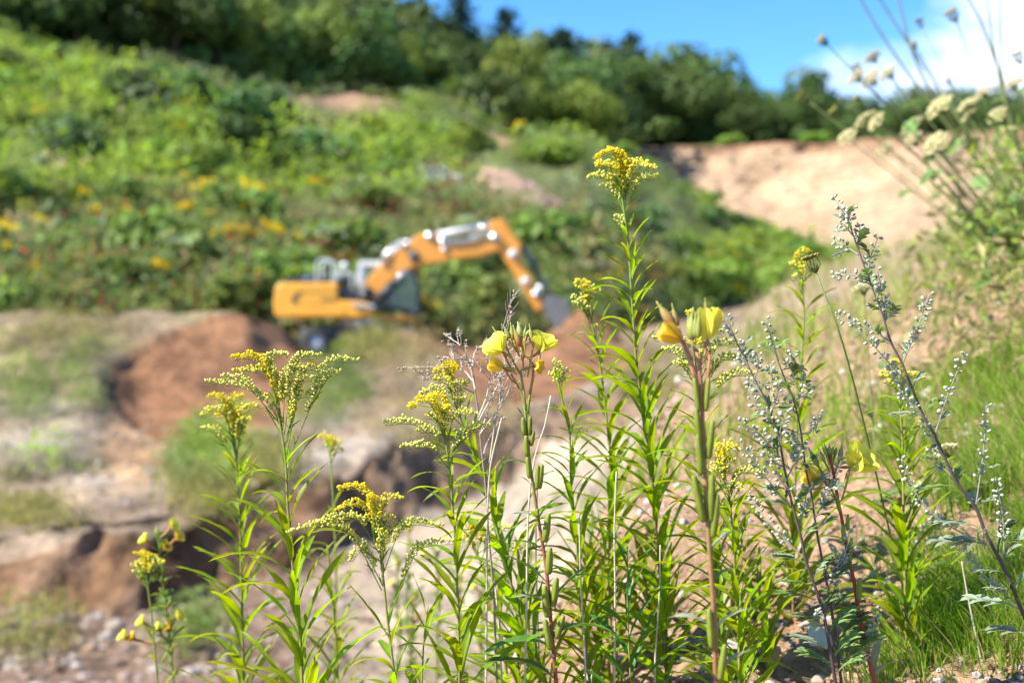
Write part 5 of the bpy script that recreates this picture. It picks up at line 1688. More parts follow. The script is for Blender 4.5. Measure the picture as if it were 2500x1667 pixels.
# blurred primrose far left, and distant ones on the slope below
def far_primrose(label, Y, stem, flowers, nleaf, fsize=21):
    pl, ax, u = primrose_stem(label, Y, stem, (2.2, 4.5), [(0, (.20, .26, .05)), (1, (.24, .16, .08))])
    for (x, y, old) in flowers:
        p0, t = at_py(ax, y + 25)
        side = np.sign(x - project(p0)[0]) or 1
        primrose_flower(pl, p0, up(x - side * 6, y + 8, Y), np.array((side * .7, -.3, .6)), fsize, 'old_petal' if old else 'petal', .8, u, npet=4, sepals=False)
    azm = 0
    for k in range(nleaf):
        i = int(1 + (len(ax) - 6) * k / nleaf); azm += 2.4
        put_leaf(pl, ax[i], unit(ax[max(0, i - 1)] - ax[i + 1]), azm, rnd(34, 62) * u, 'broad', random.choice(['primrose_leaf', 'primrose_leaf', 'goldenrod_leaf']))
        if k % 2 == 0:
            capsule_part(pl, ax[i], np.array((math.cos(azm) * .6, math.sin(azm) * .6, 1)), rnd(18, 26), 8, u)
    return pl


far_primrose('blurred leafy evening primrose at far left with small yellow flowers', 3.0, [(382, 1285), (388, 1330), (395, 1400), (408, 1500), (418, 1600), (425, 1700)],
             [(352, 1312, 0), (424, 1278, 0), (436, 1306, 1), (345, 1512, 0), (383, 1530, 0), (438, 1500, 0), (300, 1548, 0), (322, 1552, 1), (405, 1330, 1), (412, 1525, 1)], 130)
for (x, y, Yf, lb) in [(1000, 1265, 4.6, 'distant blurred primrose sprig behind the drooping golden head'), (1060, 1330, 4.2, 'distant blurred primrose left of the leafy goldenrod stem'), (1120, 1400, 4.4, 'distant blurred primrose behind the leafy goldenrod stem'), (1010, 1440, 4.0, 'low distant blurred primrose near the frame bottom'), (1180, 1420, 4.5, 'distant blurred primrose just left of the sharp primrose stem'), (1285, 1330, 4.8, 'distant blurred weed against the pale sand right of the sharp primrose'), (970, 1350, 4.6, 'distant blurred primrose nearest the dark eroded bank')]:
    stem = [(x, y), (x + rnd(-10, 10), y + 90), (x + rnd(-15, 15), y + 240), (x + rnd(-15, 15), 1720)]
    far_primrose(lb, Yf, stem, [(x + rnd(-28, 28), y + 12 + 50 * k + rnd(-8, 8), k % 3 == 1) for k in range(2)], 46, 13)


# --- mugwort
def lobed_leaf(seed):
    rs = random.Random(seed)
    b = MB()
    def blade(x0, y0, z0, ang, L, W, droop):
        n = 6; vs = []
        x, y, z = x0, y0, z0
        for i in range(n + 1):
            t = i / n
            w = W * (1.7 * t ** .6 * (1 - t) ** .8 + .12 * (1 - t)) if i < n else .001
            dx, dy = math.cos(ang), math.sin(ang)
            for a in (-1, 0, 1):
                vs.append((x - dy * a * w, y + dx * a * w, z + abs(a) * w * .4))
            x += dx * L / n; y += dy * L / n; z += (droop[0] + (droop[1] - droop[0]) * t) * L / n
        b.add(vs, grid_faces(n + 1, 3))
    blade(0, 0, 0, 0, 1, .075, (.5, -.3))
    for t, s in ((.28, .36), (.48, .36), (.68, .26)):
        for sg in (-1, 1):
            blade(t, 0, .5 * t - .35 * t * t, sg * rs.uniform(.55, .8), s * rs.uniform(.9, 1.3), .11, (rs.uniform(.1, .45), -.2))
    return b.mesh('leaf', MAT['mugwort_leaf'], colors=False)


def lobed_pale(me):
    m = me.copy(); m.materials.clear(); m.materials.append(MAT['pale_leaf']); return m


LOBED = [lobed_leaf(i) for i in range(4)]
LOBED += [lobed_pale(LOBED[i]) for i in range(2)]
BUDW = ((.20, .25, .14), (.54, .57, .47))


def mug_spike(pl, pts, u, dens=1.0, fill=.75, r0=2.0, col=(.30, .27, .24), leaves=2):
    ax = crom(pts, 24)
    L = np.sum(np.linalg.norm(np.diff(ax, axis=0), axis=1))
    b = MB(); b.tube(ax, np.linspace(r0, .8, 24) * u, 6, np.array(col) + np.linspace(0, 1, 24)[:, None] * np.array((.10, .12, .10)))
    tg = np.gradient(ax, axis=0)
    n = max(6, int(L * fill / (u * 9) * dens))
    for k in range(n):
        s = 1 - fill * k / n + rnd(-.01, .01)
        i0 = int(max(0, min(23, s * 23)))
        cl = 1 if s > .93 else random.choice((1, 2, 2, 3)); cl += (random.random() < .35)
        side = unit(np.cross(tg[i0], (rnd(-.5, .5), 1, rnd(-.3, .3)))) * (1 if k % 2 else -1)
        for q in range(cl):
            d = unit(unit(tg[i0]) * .5 + side + RNG.normal(size=3) * .3)
            st = rnd(2, 9) * u
            b0 = ax[i0] + d * st + unit(tg[i0]) * rnd(-5, 5) * u
            b.tube([ax[i0], b0], [.7 * u, .6 * u], 3, (.34, .36, .26), cap=False)
            sz = rnd(.6, 1.25) * u
            add_floret(b, b0, unit(d + np.array((0, 0, .3))), 10 * sz, 7.2 * sz, *BUDW, V=BUD_V, F=BUD_F)
    b.obj('flower_spike', MAT['mug_bud'], pl)
    for k in range(leaves):
        i = random.randrange(0, 10)
        mug_leaf(pl, ax[i], tg[i], rnd(0, 6.28), rnd(26, 52) * u)


def mug_leaf(pl, p, t, azm, L):
    o = bpy.data.objects.new('leaf', random.choice(LOBED)); C.objects.link(o); o.parent = pl
    R = frame(t, (math.cos(azm), math.sin(azm), 0))
    c, s = math.cos(-.3), math.sin(-.3)
    R = R @ np.array([[c, 0, s], [0, 1, 0], [-s, 0, c]])
    o.matrix_basis = mat4(R, np.array(p) - np.array(pl.location), L * 1.25)
    return o


def mugwort(label, Y, stem, spikes, r, leaves, low=0):
    u = Y / FP
    pts = to_ground([up(x, y, Y) for x, y in stem])
    pl = empty('mugwort', tuple(pts[-1]), label, 'weed', 'mugwort stems on the bank')
    ax = crom(pts, 60)
    c0, c1 = np.array((.20, .15, .15)), np.array((.055, .035, .04))
    t = np.linspace(0, 1, 60)[:, None] ** .6
    b = MB(); b.tube(ax, np.linspace(r[0], r[1], 60) * u, 8, c0 * (1 - t) + c1 * t)
    b.obj('stem', MAT['stem'], pl)
    for sp in spikes:
        dy = rnd(-.03, .03); m = len(sp) // 2
        mug_spike(pl, [up(sp[2 * k], sp[2 * k + 1], Y + dy * k / max(1, m - 1)) for k in range(m)], u)
    for (py, az_, L) in leaves:
        p, t_ = at_py(ax, py)
        mug_leaf(pl, p, t_, az_ + rnd(-.3, .3), L * u)
    return pl, ax, u


mugwort('sharp silvery mugwort leaning left across the right of the view, dark stem', 2.0,
        [(2050, 505), (2070, 539), (2095, 608), (2122, 684), (2153, 763), (2174, 832), (2201, 884), (2225, 942), (2253, 1011), (2281, 1060), (2312, 1129), (2340, 1185), (2381, 1236), (2406, 1300), (2442, 1368), (2475, 1440), (2505, 1515), (2560, 1640)],
        [(2076, 552, 2052, 510, 2036, 482), (2080, 565, 2075, 530, 2078, 512), (2082, 575, 2062, 550, 2050, 545), (2092, 600, 2098, 570, 2100, 548), (2096, 622, 2070, 605, 2036, 589), (2117, 668, 2128, 620, 2145, 577), (2125, 695, 2085, 672, 2028, 676), (2140, 730, 2150, 700, 2142, 660), (2128, 705, 2122, 670, 2118, 640), (2160, 780, 2155, 740, 2148, 690), (2160, 790, 2165, 755, 2160, 730),
         (2174, 834, 2120, 803, 2038, 768), (2203, 888, 2238, 805, 2268, 720), (2224, 945, 2165, 880, 2117, 825), (2246, 995, 2200, 940, 2178, 890), (2283, 1062, 2312, 970, 2356, 860), (2262, 1030, 2225, 985, 2195, 950), (2300, 1105, 2265, 1050, 2252, 1020), (2382, 1238, 2400, 1110, 2408, 990), (2408, 1325, 2320, 1285, 2250, 1225, 2200, 1120), (2452, 1372, 2448, 1260, 2430, 1165), (2330, 1165, 2290, 1130, 2270, 1090), (2490, 1480, 2400, 1400, 2345, 1325)],
        (1.6, 6.0),
        [(700, .5, 40), (770, .2, 38), (835, 2.6, 50), (885, .3, 58), (960, .6, 52), (1010, 3.1, 75), (1015, .2, 50), (1062, .1, 60), (1130, 3.0, 60), (1185, 3.1, 95), (1190, .6, 55), (1240, 1.0, 60), (1300, 3.1, 110), (1330, 3.0, 130), (1350, .2, 90), (1380, .1, 95), (1400, 3.2, 70), (1440, .2, 80), (1450, 3.4, 70), (1490, 3.1, 120), (1520, .3, 80), (1560, 3.0, 100)])
mugwort('silvery mugwort with left stem of the pair beside the red stemmed primrose', 1.97,
        [(1778, 790), (1805, 850), (1845, 930), (1868, 975), (1898, 1054), (1915, 1142), (1928, 1205), (1942, 1260), (1958, 1320), (1968, 1370), (2006, 1480), (2025, 1575), (2040, 1667)],
        [(1830, 900, 1800, 835, 1773, 777), (1842, 925, 1852, 890, 1846, 855), (1835, 905, 1815, 880, 1812, 860), (1868, 980, 1885, 930, 1880, 890), (1862, 965, 1840, 940, 1822, 930), (1905, 1118, 1860, 1065, 1806, 1032), (1900, 1060, 1880, 1020, 1870, 1000), (1890, 1035, 1850, 1000, 1828, 945), (1908, 1090, 1905, 1050, 1918, 1010), (1930, 1240, 1870, 1165, 1808, 1085), (1968, 1366, 1890, 1290, 1826, 1205), (1880, 1010, 1895, 975, 1900, 940),
         (1915, 1140, 1880, 1120, 1862, 1060), (1920, 1170, 1945, 1120, 1960, 1080), (1926, 1200, 1900, 1160, 1890, 1120), (2004, 1470, 1996, 1500, 1995, 1490), (1950, 1290, 1965, 1230, 1970, 1180)],
        (1.6, 5.4), [(1040, .3, 30), (1110, 3.2, 40), (1200, 3.2, 60), (1240, 3.0, 70), (1250, .4, 50), (1320, .2, 55), (1370, 3.1, 75), (1375, 2.8, 80), (1420, .4, 50), (1440, 3.2, 85), (1480, 3.1, 100), (1500, .3, 60), (1530, 3.2, 90), (1560, .2, 80), (1600, 3.1, 95), (1610, .4, 90), (1640, 2.9, 85), (1650, 0, 80)])
mugwort('silvery mugwort with right stem of the pair, thinner and crossing the other', 2.0,
        [(1874, 800), (1892, 860), (1918, 930), (1936, 972), (1953, 1040), (1967, 1142), (1980, 1202), (1991, 1279), (2010, 1380), (2020, 1430), (2036, 1526), (2052, 1648), (2056, 1690)],
        [(1900, 880, 1885, 830, 1870, 785), (1908, 905, 1932, 880, 1936, 862), (1925, 950, 1945, 920, 1975, 945), (1938, 980, 1965, 960, 1978, 945), (1955, 1060, 1990, 1050, 1998, 1012), (1960, 1085, 1935, 1080, 1930, 1060), (1945, 1010, 1920, 985, 1905, 985), (1962, 1110, 1950, 1120, 1928, 1085), (1978, 1195, 2030, 1180, 2060, 1115), (1990, 1265, 2010, 1225, 2030, 1190), (2015, 1405, 2060, 1360, 2075, 1285), (2030, 1510, 2040, 1420, 2062, 1365), (2045, 1610, 2115, 1590, 2140, 1485), (1985, 1240, 1965, 1250, 1955, 1215)],
        (1.5, 4.6), [(1060, 3.3, 40), (1140, .3, 45), (1200, .3, 60), (1260, .2, 60), (1300, .1, 55), (1400, .5, 50), (1440, .2, 80), (1500, .3, 60), (1530, .1, 75), (1580, .2, 110), (1610, .4, 120), (1630, 3.3, 80), (1640, .3, 120)])

# --- wild carrot on the bank above, out of focus
def umbel_mesh(kind, seed):
    """unit umbel, stalk end at origin, flowers at z about 0.5"""
    rs = random.Random(seed); b = MB()
    for k in range(26):
        a = k * 2.399; r = math.sqrt((k + .5) / 26)
        if kind == 'open':
            tip = np.array((r * math.cos(a) * .46, r * math.sin(a) * .46, (.48 - .22 * r * r) + rs.uniform(-.02, .02)))
        else:
            tip = np.array((r * math.cos(a) * .26, r * math.sin(a) * .26, .52 + .06 * r + rs.uniform(-.03, .03)))
        mid = tip * np.array((.45, .45, .62)) if kind == 'open' else tip * np.array((1.2, 1.2, .5))
        b.tube([(0, 0, 0), mid, tip], [.014, .011, .008], 4, (.22, .26, .08))
        for q in range(9):
            d = np.array((rs.gauss(0, 1), rs.gauss(0, 1), abs(rs.gauss(0, .5)))) * .035
            c = ((.50, .48, .22), (.74, .66, .38)) if kind == 'open' else ((.22, .22, .05), (.40, .35, .10))
            add_floret(b, tip + d, unit(d + np.array((0, 0, .12))), .06, .065, *c)
    return b.mesh('umbel', MAT['umbel_white'])


UMB = {'open': [umbel_mesh('open', i) for i in range(2)], 'shut': [umbel_mesh('shut', i + 5) for i in range(2)]}


def carrot(label, Y, root, heads, leaves=6, stemr=(1.2, 2.4), group='wild carrots on the bank'):
    """wild carrot: one root, several stalks each ending in an umbel"""
    u = Y / FP
    r0 = up(*root, Y); r0[2] = bank_h(r0[0], r0[1]) - .01
    pl = empty('wild_carrot', tuple(r0), label, 'wildflower', group)
    for h in heads:
        (x, y, kind, size) = h[:4]
        Yh = Y + rnd(-.35, .25)
        tip = up(x, y, Yh)
        via = up(*h[4], Yh) if len(h) > 4 else r0 * .5 + tip * .5 + np.array((rnd(-25, 25) * u, 0, rnd(0, 40) * u))
        ax = crom([r0, via, tip], 24)
        b = MB(); b.tube(ax, np.linspace(stemr[1], stemr[0], 24) * u, 6, (.20, .23, .08))
        b.obj('stalk', MAT['stem'], pl)
        d = unit(ax[-1] - ax[-3]); d = unit(d + np.array((rnd(-.5, .1), rnd(-.35, .15), .2)))
        if kind == 'none': continue
        o = bpy.data.objects.new('umbel', random.choice(UMB[kind])); C.objects.link(o); o.parent = pl
        o.matrix_basis = mat4(frame(d, (1, 0, 0)), tip - r0 - d * size * u * .1, size * u * .80)
        if random.random() < .8:
            for q in range(2):
                i = random.randrange(3, 15)
                lf = bpy.data.objects.new('leaf', LOBED[random.randrange(4)]); C.objects.link(lf); lf.parent = pl
                lf.matrix_basis = mat4(frame(ax[i + 1] - ax[i], (rnd(-1, 1), rnd(-1, 1), 0)), ax[i] - r0, rnd(45, 90) * u)
    for k in range(leaves):
        lf = bpy.data.objects.new('leaf', LOBED[random.randrange(4)]); C.objects.link(lf); lf.parent = pl
        lf.matrix_basis = mat4(frame((rnd(-.2, .2), rnd(-.2, .2), 1), (rnd(-1, 1), rnd(-1, 1), 0)), (rnd(-20, 20) * u, 0, rnd(0, 60) * u), rnd(110, 190) * u)
    return pl


carrot('wild carrot reaching farthest left, its umbels against the blue sky', 5.0, (2480, 690), [(2018, 108, 'shut', 52), (1972, 246, 'shut', 62), (2047, 282, 'shut', 50), (2062, 252, 'shut', 34), (2099, 246, 'shut', 34), (2074, 342, 'open', 62), (2123, 306, 'open', 92), (2149, 304, 'open', 66)])
carrot('wild carrot with pale flat umbels in front of the cloud', 5.3, (2520, 680), [(2136, 150, 'open', 70), (2098, 176, 'shut', 50), (2098, 196, 'open', 66), (2136, 202, 'open', 80), (2177, 187, 'open', 70), (2238, 318, 'open', 84), (2168, 372, 'open', 66), (2238, 352, 'open', 80)])
carrot('wild carrot with small dark closed heads high in the sky', 5.1, (2560, 680), [(2249, 66, 'shut', 46), (2236, 118, 'shut', 40), (2334, 50, 'shut', 64), (2322, 206, 'shut', 36), (2305, 272, 'open', 96), (2308, 380, 'shut', 46), (2295, 358, 'open', 84)])
carrot('wild carrot crowding the right edge with creamy heads', 4.8, (2600, 670), [(2372, 268, 'open', 80), (2376, 288, 'open', 66), (2407, 234, 'open', 60), (2378, 358, 'open', 70), (2480, 212, 'open', 60), (2492, 152, 'shut', 60), (2440, 290, 'open', 66), (2465, 330, 'open', 60)])
carrot('tall wild carrot whose bent stalks leave the top of the picture', 5.8, (2560, 640), [(2060, -70, 'open', 60, (2210, 170)), (2110, -60, 'open', 60, (2240, 140)), (2180, -50, 'open', 60, (2270, 220)), (2400, -60, 'open', 60, (2450, 240)), (2330, -60, 'open', 60, (2420, 120)), (2440, -40, 'shut', 50, (2455, 250))], 5, (2.6, 4.2))
carrot('single closed brown umbel on a long bent stalk', 2.45, (2210, 1230), [(1990, 660, 'shut', 78, (2075, 900))], 2, (2.0, 2.6))
carrot('single white umbel behind the middle of the leaning mugwort', 2.9, (2150, 1180), [(2110, 715, 'open', 76, (2125, 950))], 2, (1.6, 2.2))
carrot('white umbel low on the bank in front of bright grass', 2.7, (2330, 1350), [(2315, 1110, 'open', 76, (2322, 1230))], 2)


# --- dry weed, straw stalks
def twigs(b, pts, r0, r1, depth, u, col):
    ax = crom(pts, 16)
    b.tube(ax, np.linspace(r0, r1, 16) * u, 5, col)
    if depth <= 0: return
    L = np.linalg.norm(ax[-1] - ax[0])
    for k in range(5):
        i = random.randrange(5, 15)
        d = unit(unit(ax[i] - ax[i - 3]) + np.array((rnd(-.9, .9), rnd(-.6, .6), rnd(-.2, .5))))
        e = ax[i] + d * L * rnd(.25, .45)
        twigs(b, [ax[i], (ax[i] + e) / 2 + RNG.normal(size=3) * .01 * L, e], r1 * 1.1, r1 * .6, depth - 1, u, np.array(col) * rnd(.85, 1.2))
    if depth == 1:
        for k in range(6):
            i = random.randrange(8, 16)
            p = ax[i]
            add_floret(b, p, RNG.normal(size=3) + np.array((0, 0, 1)), 6 * u, 4.5 * u, (.30, .22, .15), (.50, .40, .30))


Y = 2.14; u = Y / FP
pts = to_ground([up(x, y, Y) for x, y in [(1150, 900), (1163, 975), (1170, 1040), (1178, 1120), (1187, 1200), (1192, 1300), (1205, 1450), (1212, 1667)]])
dw = empty('dry_weed', tuple(pts[-1]), 'dead brown weed with pale brittle twigs between goldenrod and primrose', 'weed')
b = MB(); ax = crom(pts, 40); b.tube(ax, np.linspace(2.0, 4.0, 40) * u, 7, np.array((.34, .26, .20)) * np.linspace(1.1, .55, 40)[:, None]); b.obj('stem', MAT['dry'], dw)
for sp in [(1163, 975, 1150, 890, 1110, 858), (1160, 950, 1140, 880, 1085, 880), (1155, 930, 1120, 900, 1015, 895), (1150, 905, 1130, 850, 1095, 823), (1168, 1020, 1190, 960, 1200, 890), (1172, 1060, 1200, 980, 1232, 890), (1150, 905, 1165, 850, 1210, 855), (1160, 960, 1080, 925, 1030, 930), (1178, 1120, 1190, 1080, 1222, 1020), (1168, 1030, 1230, 900, 1225, 790), (1172, 1060, 1240, 960, 1262, 860), (1195, 1130, 1215, 1000, 1248, 900)]:
    b = MB(); m = len(sp) // 2
    twigs(b, [up(sp[2 * k], sp[2 * k + 1], Y + rnd(-.03, .05)) for k in range(m)], 2.2, 1.0, 2, u, (.50, .42, .35))
    b.obj('branch', MAT['dry'], dw)
for (pts_, Yd, lb) in [([(1345, 965), (1330, 1040), (1305, 1120), (1290, 1250), (1285, 1500)], 2.12, 'pale straw stalk leaning right behind the sharp primrose'),
                       ([(1225, 1020), (1210, 1080), (1197, 1140), (1190, 1260), (1188, 1500)], 2.08, 'pale broken straw stalk below the dry twigs'),
                       ([(1505, 1150), (1500, 1300), (1502, 1450), (1500, 1700)], 2.15, 'thin dry straw upright left of the tall goldenrod stem'),
                       ([(1414, 1260), (1418, 1420), (1428, 1600), (1430, 1700)], 2.15, 'thin faded straw under the slim unopened goldenrod'),
                       ([(1612, 1330), (1610, 1450), (1600, 1600), (1598, 1700)], 2.1, 'grey straw crossing the tall goldenrod stem'),
                       ([(2348, 1370), (2362, 1450), (2385, 1560), (2412, 1690)], 2.2, 'bleached straw leaning over the bright grass at right'),
                       ([(1312, 1180), (1308, 1330), (1312, 1500), (1318, 1690)], 2.3, 'dark dry stalk behind the pods of the sharp primrose'),
                       ([(1205, 1390), (1216, 1500), (1222, 1600), (1226, 1690)], 2.2, 'short grey stalk left of the sharp primrose foot')]:
    u = Yd / FP
    full = to_ground([up(x, y, Yd) for x, y in pts_])
    b = MB(); b.tube(crom(full, 30), np.linspace(1.8, 3.4, 30) * u, 6, (.55, .47, .38) if 'dark' not in lb else (.25, .19, .15))
    tag(b.obj('straw_stalk', MAT['dry']), lb, 'dry stalk', 'dry stalks among the plants')

# --- grass and gravel of the bank
def blades(b, p, n, h, spread, cols, wd, lean=(0, 0)):
    for _ in range(n):
        a = rnd(0, 6.28); r = spread * math.sqrt(random.random())
        x, y = p[0] + r * math.cos(a), p[1] + r * math.sin(a)
        z = bank_h(x, y, False) - .01
        H = h * rnd(.5, 1.15)
        d = np.array((rnd(-.35, .35) + lean[0], rnd(-.35, .35) + lean[1], 1.0))
        p0 = np.array((x, y, z)); p1 = p0 + d * H * .55; p2 = p0 + np.array((d[0] * 1.6, d[1] * 1.6, .92)) * H
        s = unit(np.cross(d, (rnd(-1, 1), rnd(-1, 1), 0))) * wd * rnd(.6, 1.3)
        c = np.array(random.choice(cols)) * rnd(.7, 1.3)
        b.add([p0 - s * .5, p0 + s * .5, p1 - s * .45, p1 + s * .45, p2], [(0, 1, 3, 2), (2, 3, 4)], c)


FRESH = [(.13, .25, .015), (.17, .29, .025), (.09, .19, .015), (.21, .31, .05)]
STRAW = [(.36, .30, .14), (.30, .28, .10), (.20, .24, .06), (.42, .34, .18)]
b = MB()
for k in range(520):
    px, py = rnd(2100, 2560), rnd(880, 1750)
    Yg = np.interp(py, [600, 850, 1150, 1480, 1750], [5.0, 3.9, 2.95, 2.45, 2.2]) * rnd(.97, 1.05)
    x = (px - 1250) / FP * Yg
    w = fbm(x, Yg, 0, 2.6) + (px - 2330) / 600
    if w < -.07: continue
    blades(b, (x, Yg), 26, .10, .045, FRESH + [(.30, .27, .10)], .0022, (-.15, 0))
o = b.obj('bright_grass', MAT['grass'], smooth=False)
tag(o, 'fine bright green feathery grass on the bank at right', 'grass', kind='stuff')
b = MB()
for k in range(900):
    Yg = 2.3 + 11 * random.random() ** 1.7
    lx = np.interp(Yg, LIPY, LIPX)
    x = lx + (rnd(0.02, 1) ** 1.2) * (1.0 + Yg * .28)
    if fbm(x, Yg, 8, 1.0) < (-.02 if Yg > 4 else .10): continue
    blades(b, (x, Yg), 14 if Yg < 6 else 9, (.10 + .02 * Yg if Yg < 6 else .17), .06 + .02 * Yg, STRAW + FRESH[:2] if random.random() < .75 else FRESH, .0022 + .0006 * Yg)
o = b.obj('dry_grass', MAT['grass'], smooth=False)
tag(o, 'sparse straw and green grass along the earth bank', 'grass', kind='stuff')
# leafy weeds among the carrot stalks at the right edge
b = MB(); pts, hts, cols = [], [], []
for k in range(170):
    Yg = rnd(3.6, 7.5); x = (rnd(2310, 2750) - 1250) / FP * Yg
    if project((x, Yg, bank_h(x, Yg)))[0] < 2380 - 30 * Yg and random.random() < .55: continue
    pts.append(np.array((x, Yg, bank_h(x, Yg, False)))); hts.append(rnd(.08, .26)); cols.append(random.choice([PAL['fresh'], PAL['mid'], PAL['olive'], PAL['straw'], PAL['straw']]))
weeds(b, np.array(pts), hts, cols, k=26, leaf=.2)
pts, hts, cols = [], [], []
for k in range(45):
    Yg = rnd(4.2, 8); x = (rnd(2340, 2720) - 1250) / FP * Yg
    pts.append(np.array((x, Yg, bank_h(x, Yg, False)))); hts.append(rnd(.3, .6)); cols.append(random.choice([PAL['fresh'], PAL['mid'], PAL['olive'], (.22, .30, .06)]))
weeds(b, np.array(pts), hts, cols, k=40, spread=.28, leaf=.10, aspect=.3)
o = b.obj('bank_weeds', MAT['weed'], smooth=False)
tag(o, 'leafy green weeds at the feet of the wild carrots', 'weeds', kind='stuff')


def ico(seed, sq):
    import bmesh
    bm = bmesh.new(); bmesh.ops.create_icosphere(bm, subdivisions=3, radius=1)
    for v in bm.verts:
        n = noise.noise(v.co * 1.1 + Vector((seed * 3.1, 0, 0))) * .45 + noise.noise(v.co * 2.6 + Vector((seed, 5, 0))) * .22
        v.co *= 1 + n
        for q in range(7):
            d = Vector((math.sin(seed * 1.7 + q * 2.3), math.cos(seed * 2.9 + q * 1.9), math.sin(q * 3.1 + seed))).normalized()
            h = .62 + .16 * math.sin(seed * 5 + q)
            e = v.co.dot(d) - h
            if e > 0: v.co -= d * e * .85
        v.co.z *= sq; v.co.y *= .8
    return bm


def stone_mesh(seed, sq, mat):
    bm = ico(seed, sq); me = bpy.data.meshes.new('stone'); bm.to_mesh(me); bm.free()
    me.materials.append(MAT[mat]); me.polygons.foreach_set('use_smooth', np.ones(len(me.polygons), dtype=bool))
    return me


STM = {m: [stone_mesh(i + 10 * k, .6 + .1 * i, m) for i in range(3)] for k, m in enumerate(('stone', 'white_stone', 'tan_stone'))}


def put_stone(x, y, s, m, label, group=None, sink=.32):
    o = bpy.data.objects.new('stone', random.choice(STM[m])); C.objects.link(o)
    o.location = (x, y, bank_h(x, y) + s * (.35 - sink)); o.scale = (s, s, s); o.rotation_euler = (rnd(-.3, .3), rnd(-.3, .3), rnd(0, 6.28))
    return tag(o, label, 'stone', group)


for (px, py, s, m, lb) in [(2000, 1640, 46, 'white_stone', 'large white stone at the bottom between the mugwort feet'), (2145, 1155, 30, 'white_stone', 'pale upright stone in front of the grass right of the primrose flower'), (1870, 1590, 20, 'white_stone', 'small white stone left of the large white stone'), (2165, 1530, 24, 'stone', 'grey stone right of the red primrose stem'), (2050, 1290, 22, 'tan_stone', 'flat pale stone behind the red primrose stem'), (1655, 1545, 24, 'white_stone', 'white stone right of the tall goldenrod foot')]:
    Ys = float(np.interp(py, [900, 1150, 1300, 1480, 1650], [4.6, 3.4, 2.95, 2.6, 2.36]))
    put_stone((px - 1250) / FP * Ys, Ys, s / FP * Ys, m, lb)
for k in range(230):
    Ys = 2.25 + 4.5 * random.random() ** 1.6
    lx = np.interp(Ys, LIPY, LIPX)
    x = lx + rnd(.0, 1) * (1.0 + .3 * Ys)
    q_ = project((x, Ys, bank_h(x, Ys)))
    spot = (' left of the blurred primrose' if q_[0] < 1740 else ' between the primroses and mugworts' if q_[0] < 2130 else ' near the bright grass') if q_[1] > 1200 else (' behind the mugwort pair' if q_[0] < 2100 else ' below the wild carrots')
    m = random.choice(('stone', 'stone', 'stone', 'white_stone', 'tan_stone', 'tan_stone', 'tan_stone', 'tan_stone'))
    put_stone(x, Ys, rnd(.007, .022) * (1 + .1 * Ys), m, {'stone': 'grey pebble lying on the tan soil of the bank', 'white_stone': 'whitish pebble lying on the tan soil of the bank', 'tan_stone': 'tan clod lying on the soil of the bank'}[m] + spot, {'stone': 'grey pebbles on the bank', 'white_stone': 'whitish pebbles on the bank', 'tan_stone': 'tan clods on the bank'}[m] + spot)
b = MB()
IV = np.array([(0, 0, 1), (.89, 0, .45), (.28, .85, .45), (-.72, .53, .45), (-.72, -.53, .45), (.28, -.85, .45), (.72, .53, -.45), (-.28, .85, -.45), (-.89, 0, -.45), (-.28, -.85, -.45), (.72, -.53, -.45), (0, 0, -1)])
IF = [(0, 1, 2), (0, 2, 3), (0, 3, 4), (0, 4, 5), (0, 5, 1), (1, 6, 2), (2, 7, 3), (3, 8, 4), (4, 9, 5), (5, 10, 1), (6, 7, 2), (7, 8, 3), (8, 9, 4), (9, 10, 5), (10, 6, 1), (11, 7, 6), (11, 8, 7), (11, 9, 8), (11, 10, 9), (11, 6, 10)]
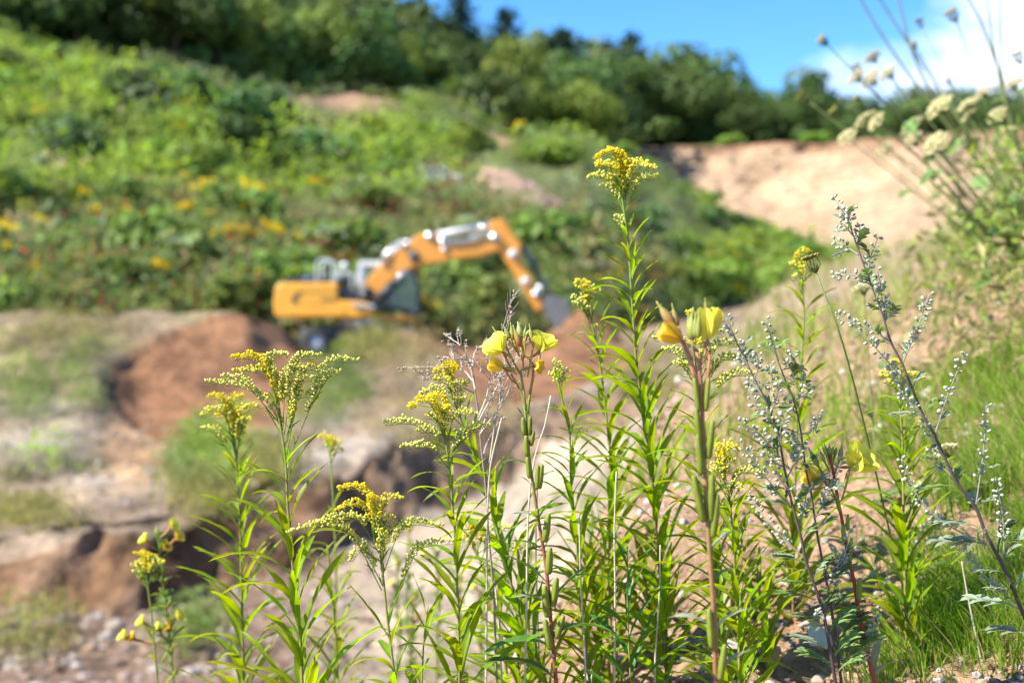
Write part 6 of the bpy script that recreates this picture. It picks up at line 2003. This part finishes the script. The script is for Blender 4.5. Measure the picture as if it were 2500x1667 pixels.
for k in range(9000):
    Ys = 2.1 + 6 * random.random() ** 2
    lx = np.interp(Ys, LIPY, LIPX)
    x = lx - .05 + rnd(0, 1) * (1.1 + .3 * Ys)
    s = rnd(.002, .008) * (1 + .12 * Ys)
    c = np.array(random.choice([(.40, .26, .16), (.44, .31, .21), (.32, .20, .13), (.40, .36, .34), (.52, .48, .45), (.26, .17, .11)])) * rnd(.8, 1.2)
    b.add(IV * s * np.array((1, rnd(.6, 1), rnd(.5, .9))) * RNG.uniform(.75, 1.25, (12, 1)) + np.array((x, Ys, bank_h(x, Ys) + s * .2)), IF, c)
o = b.obj('gravel', MAT['near_soil'], smooth=False)
tag(o, 'loose tan grit and gravel on the bank', 'gravel', kind='stuff')
# stones strewn over the pit rubble
b = MB()
for k in range(1500):
    px, v = rnd(-100, 1500), random.choice((rnd(1.1, 2.0), rnd(1.1, 2.0), rnd(3.2, 5.0)))
    if px > 900 and v < 2 and random.random() < .8: continue
    p = pit_at(px, v); s = rnd(.02, .09) * (p[1] / 15) ** .3
    qx, qy = project(p)
    if blob(qx, qy, 500, 880, 280, 130) > 0 or blob(qx, qy, 1340, 900, 240, 120) > 0: continue
    c = np.array(random.choice([(.28, .20, .15), (.30, .24, .20), (.22, .15, .11), (.36, .32, .29)])) * rnd(.75, 1.2)
    b.add(IV * s * np.array((1, rnd(.6, 1), rnd(.5, .9))) * RNG.uniform(.75, 1.25, (12, 1)) + p, IF, c)
o = b.obj('pit_rubble', MAT['pit_soil'], smooth=False)
tag(o, 'pale rubble strewn over the quarry floor and mounds', 'rubble', kind='stuff')

# labels of look-alikes are told apart by their order across the view
ORD = ['leftmost', 'second from left', 'third from left', 'fourth from left', 'fifth from left', 'sixth from left', 'seventh from left', 'eighth from left', 'ninth from left', 'tenth from left', 'eleventh from left', 'twelfth from left']
fam = {}
for o in C.objects:
    if o.parent is None and o.get('category') in ('tree', 'shrub', 'flower'):
        fam.setdefault(o['label'], []).append(o)
for lb, os_ in fam.items():
    if 1 < len(os_) <= 12:
        os_.sort(key=lambda o: o.location.x / o.location.y)
        for k, o in enumerate(os_):
            w = (lb + ', ' + ORD[k] if k < len(os_) - 1 else lb + ', rightmost')
            if len(w.split()) <= 16:
                o['label'] = w
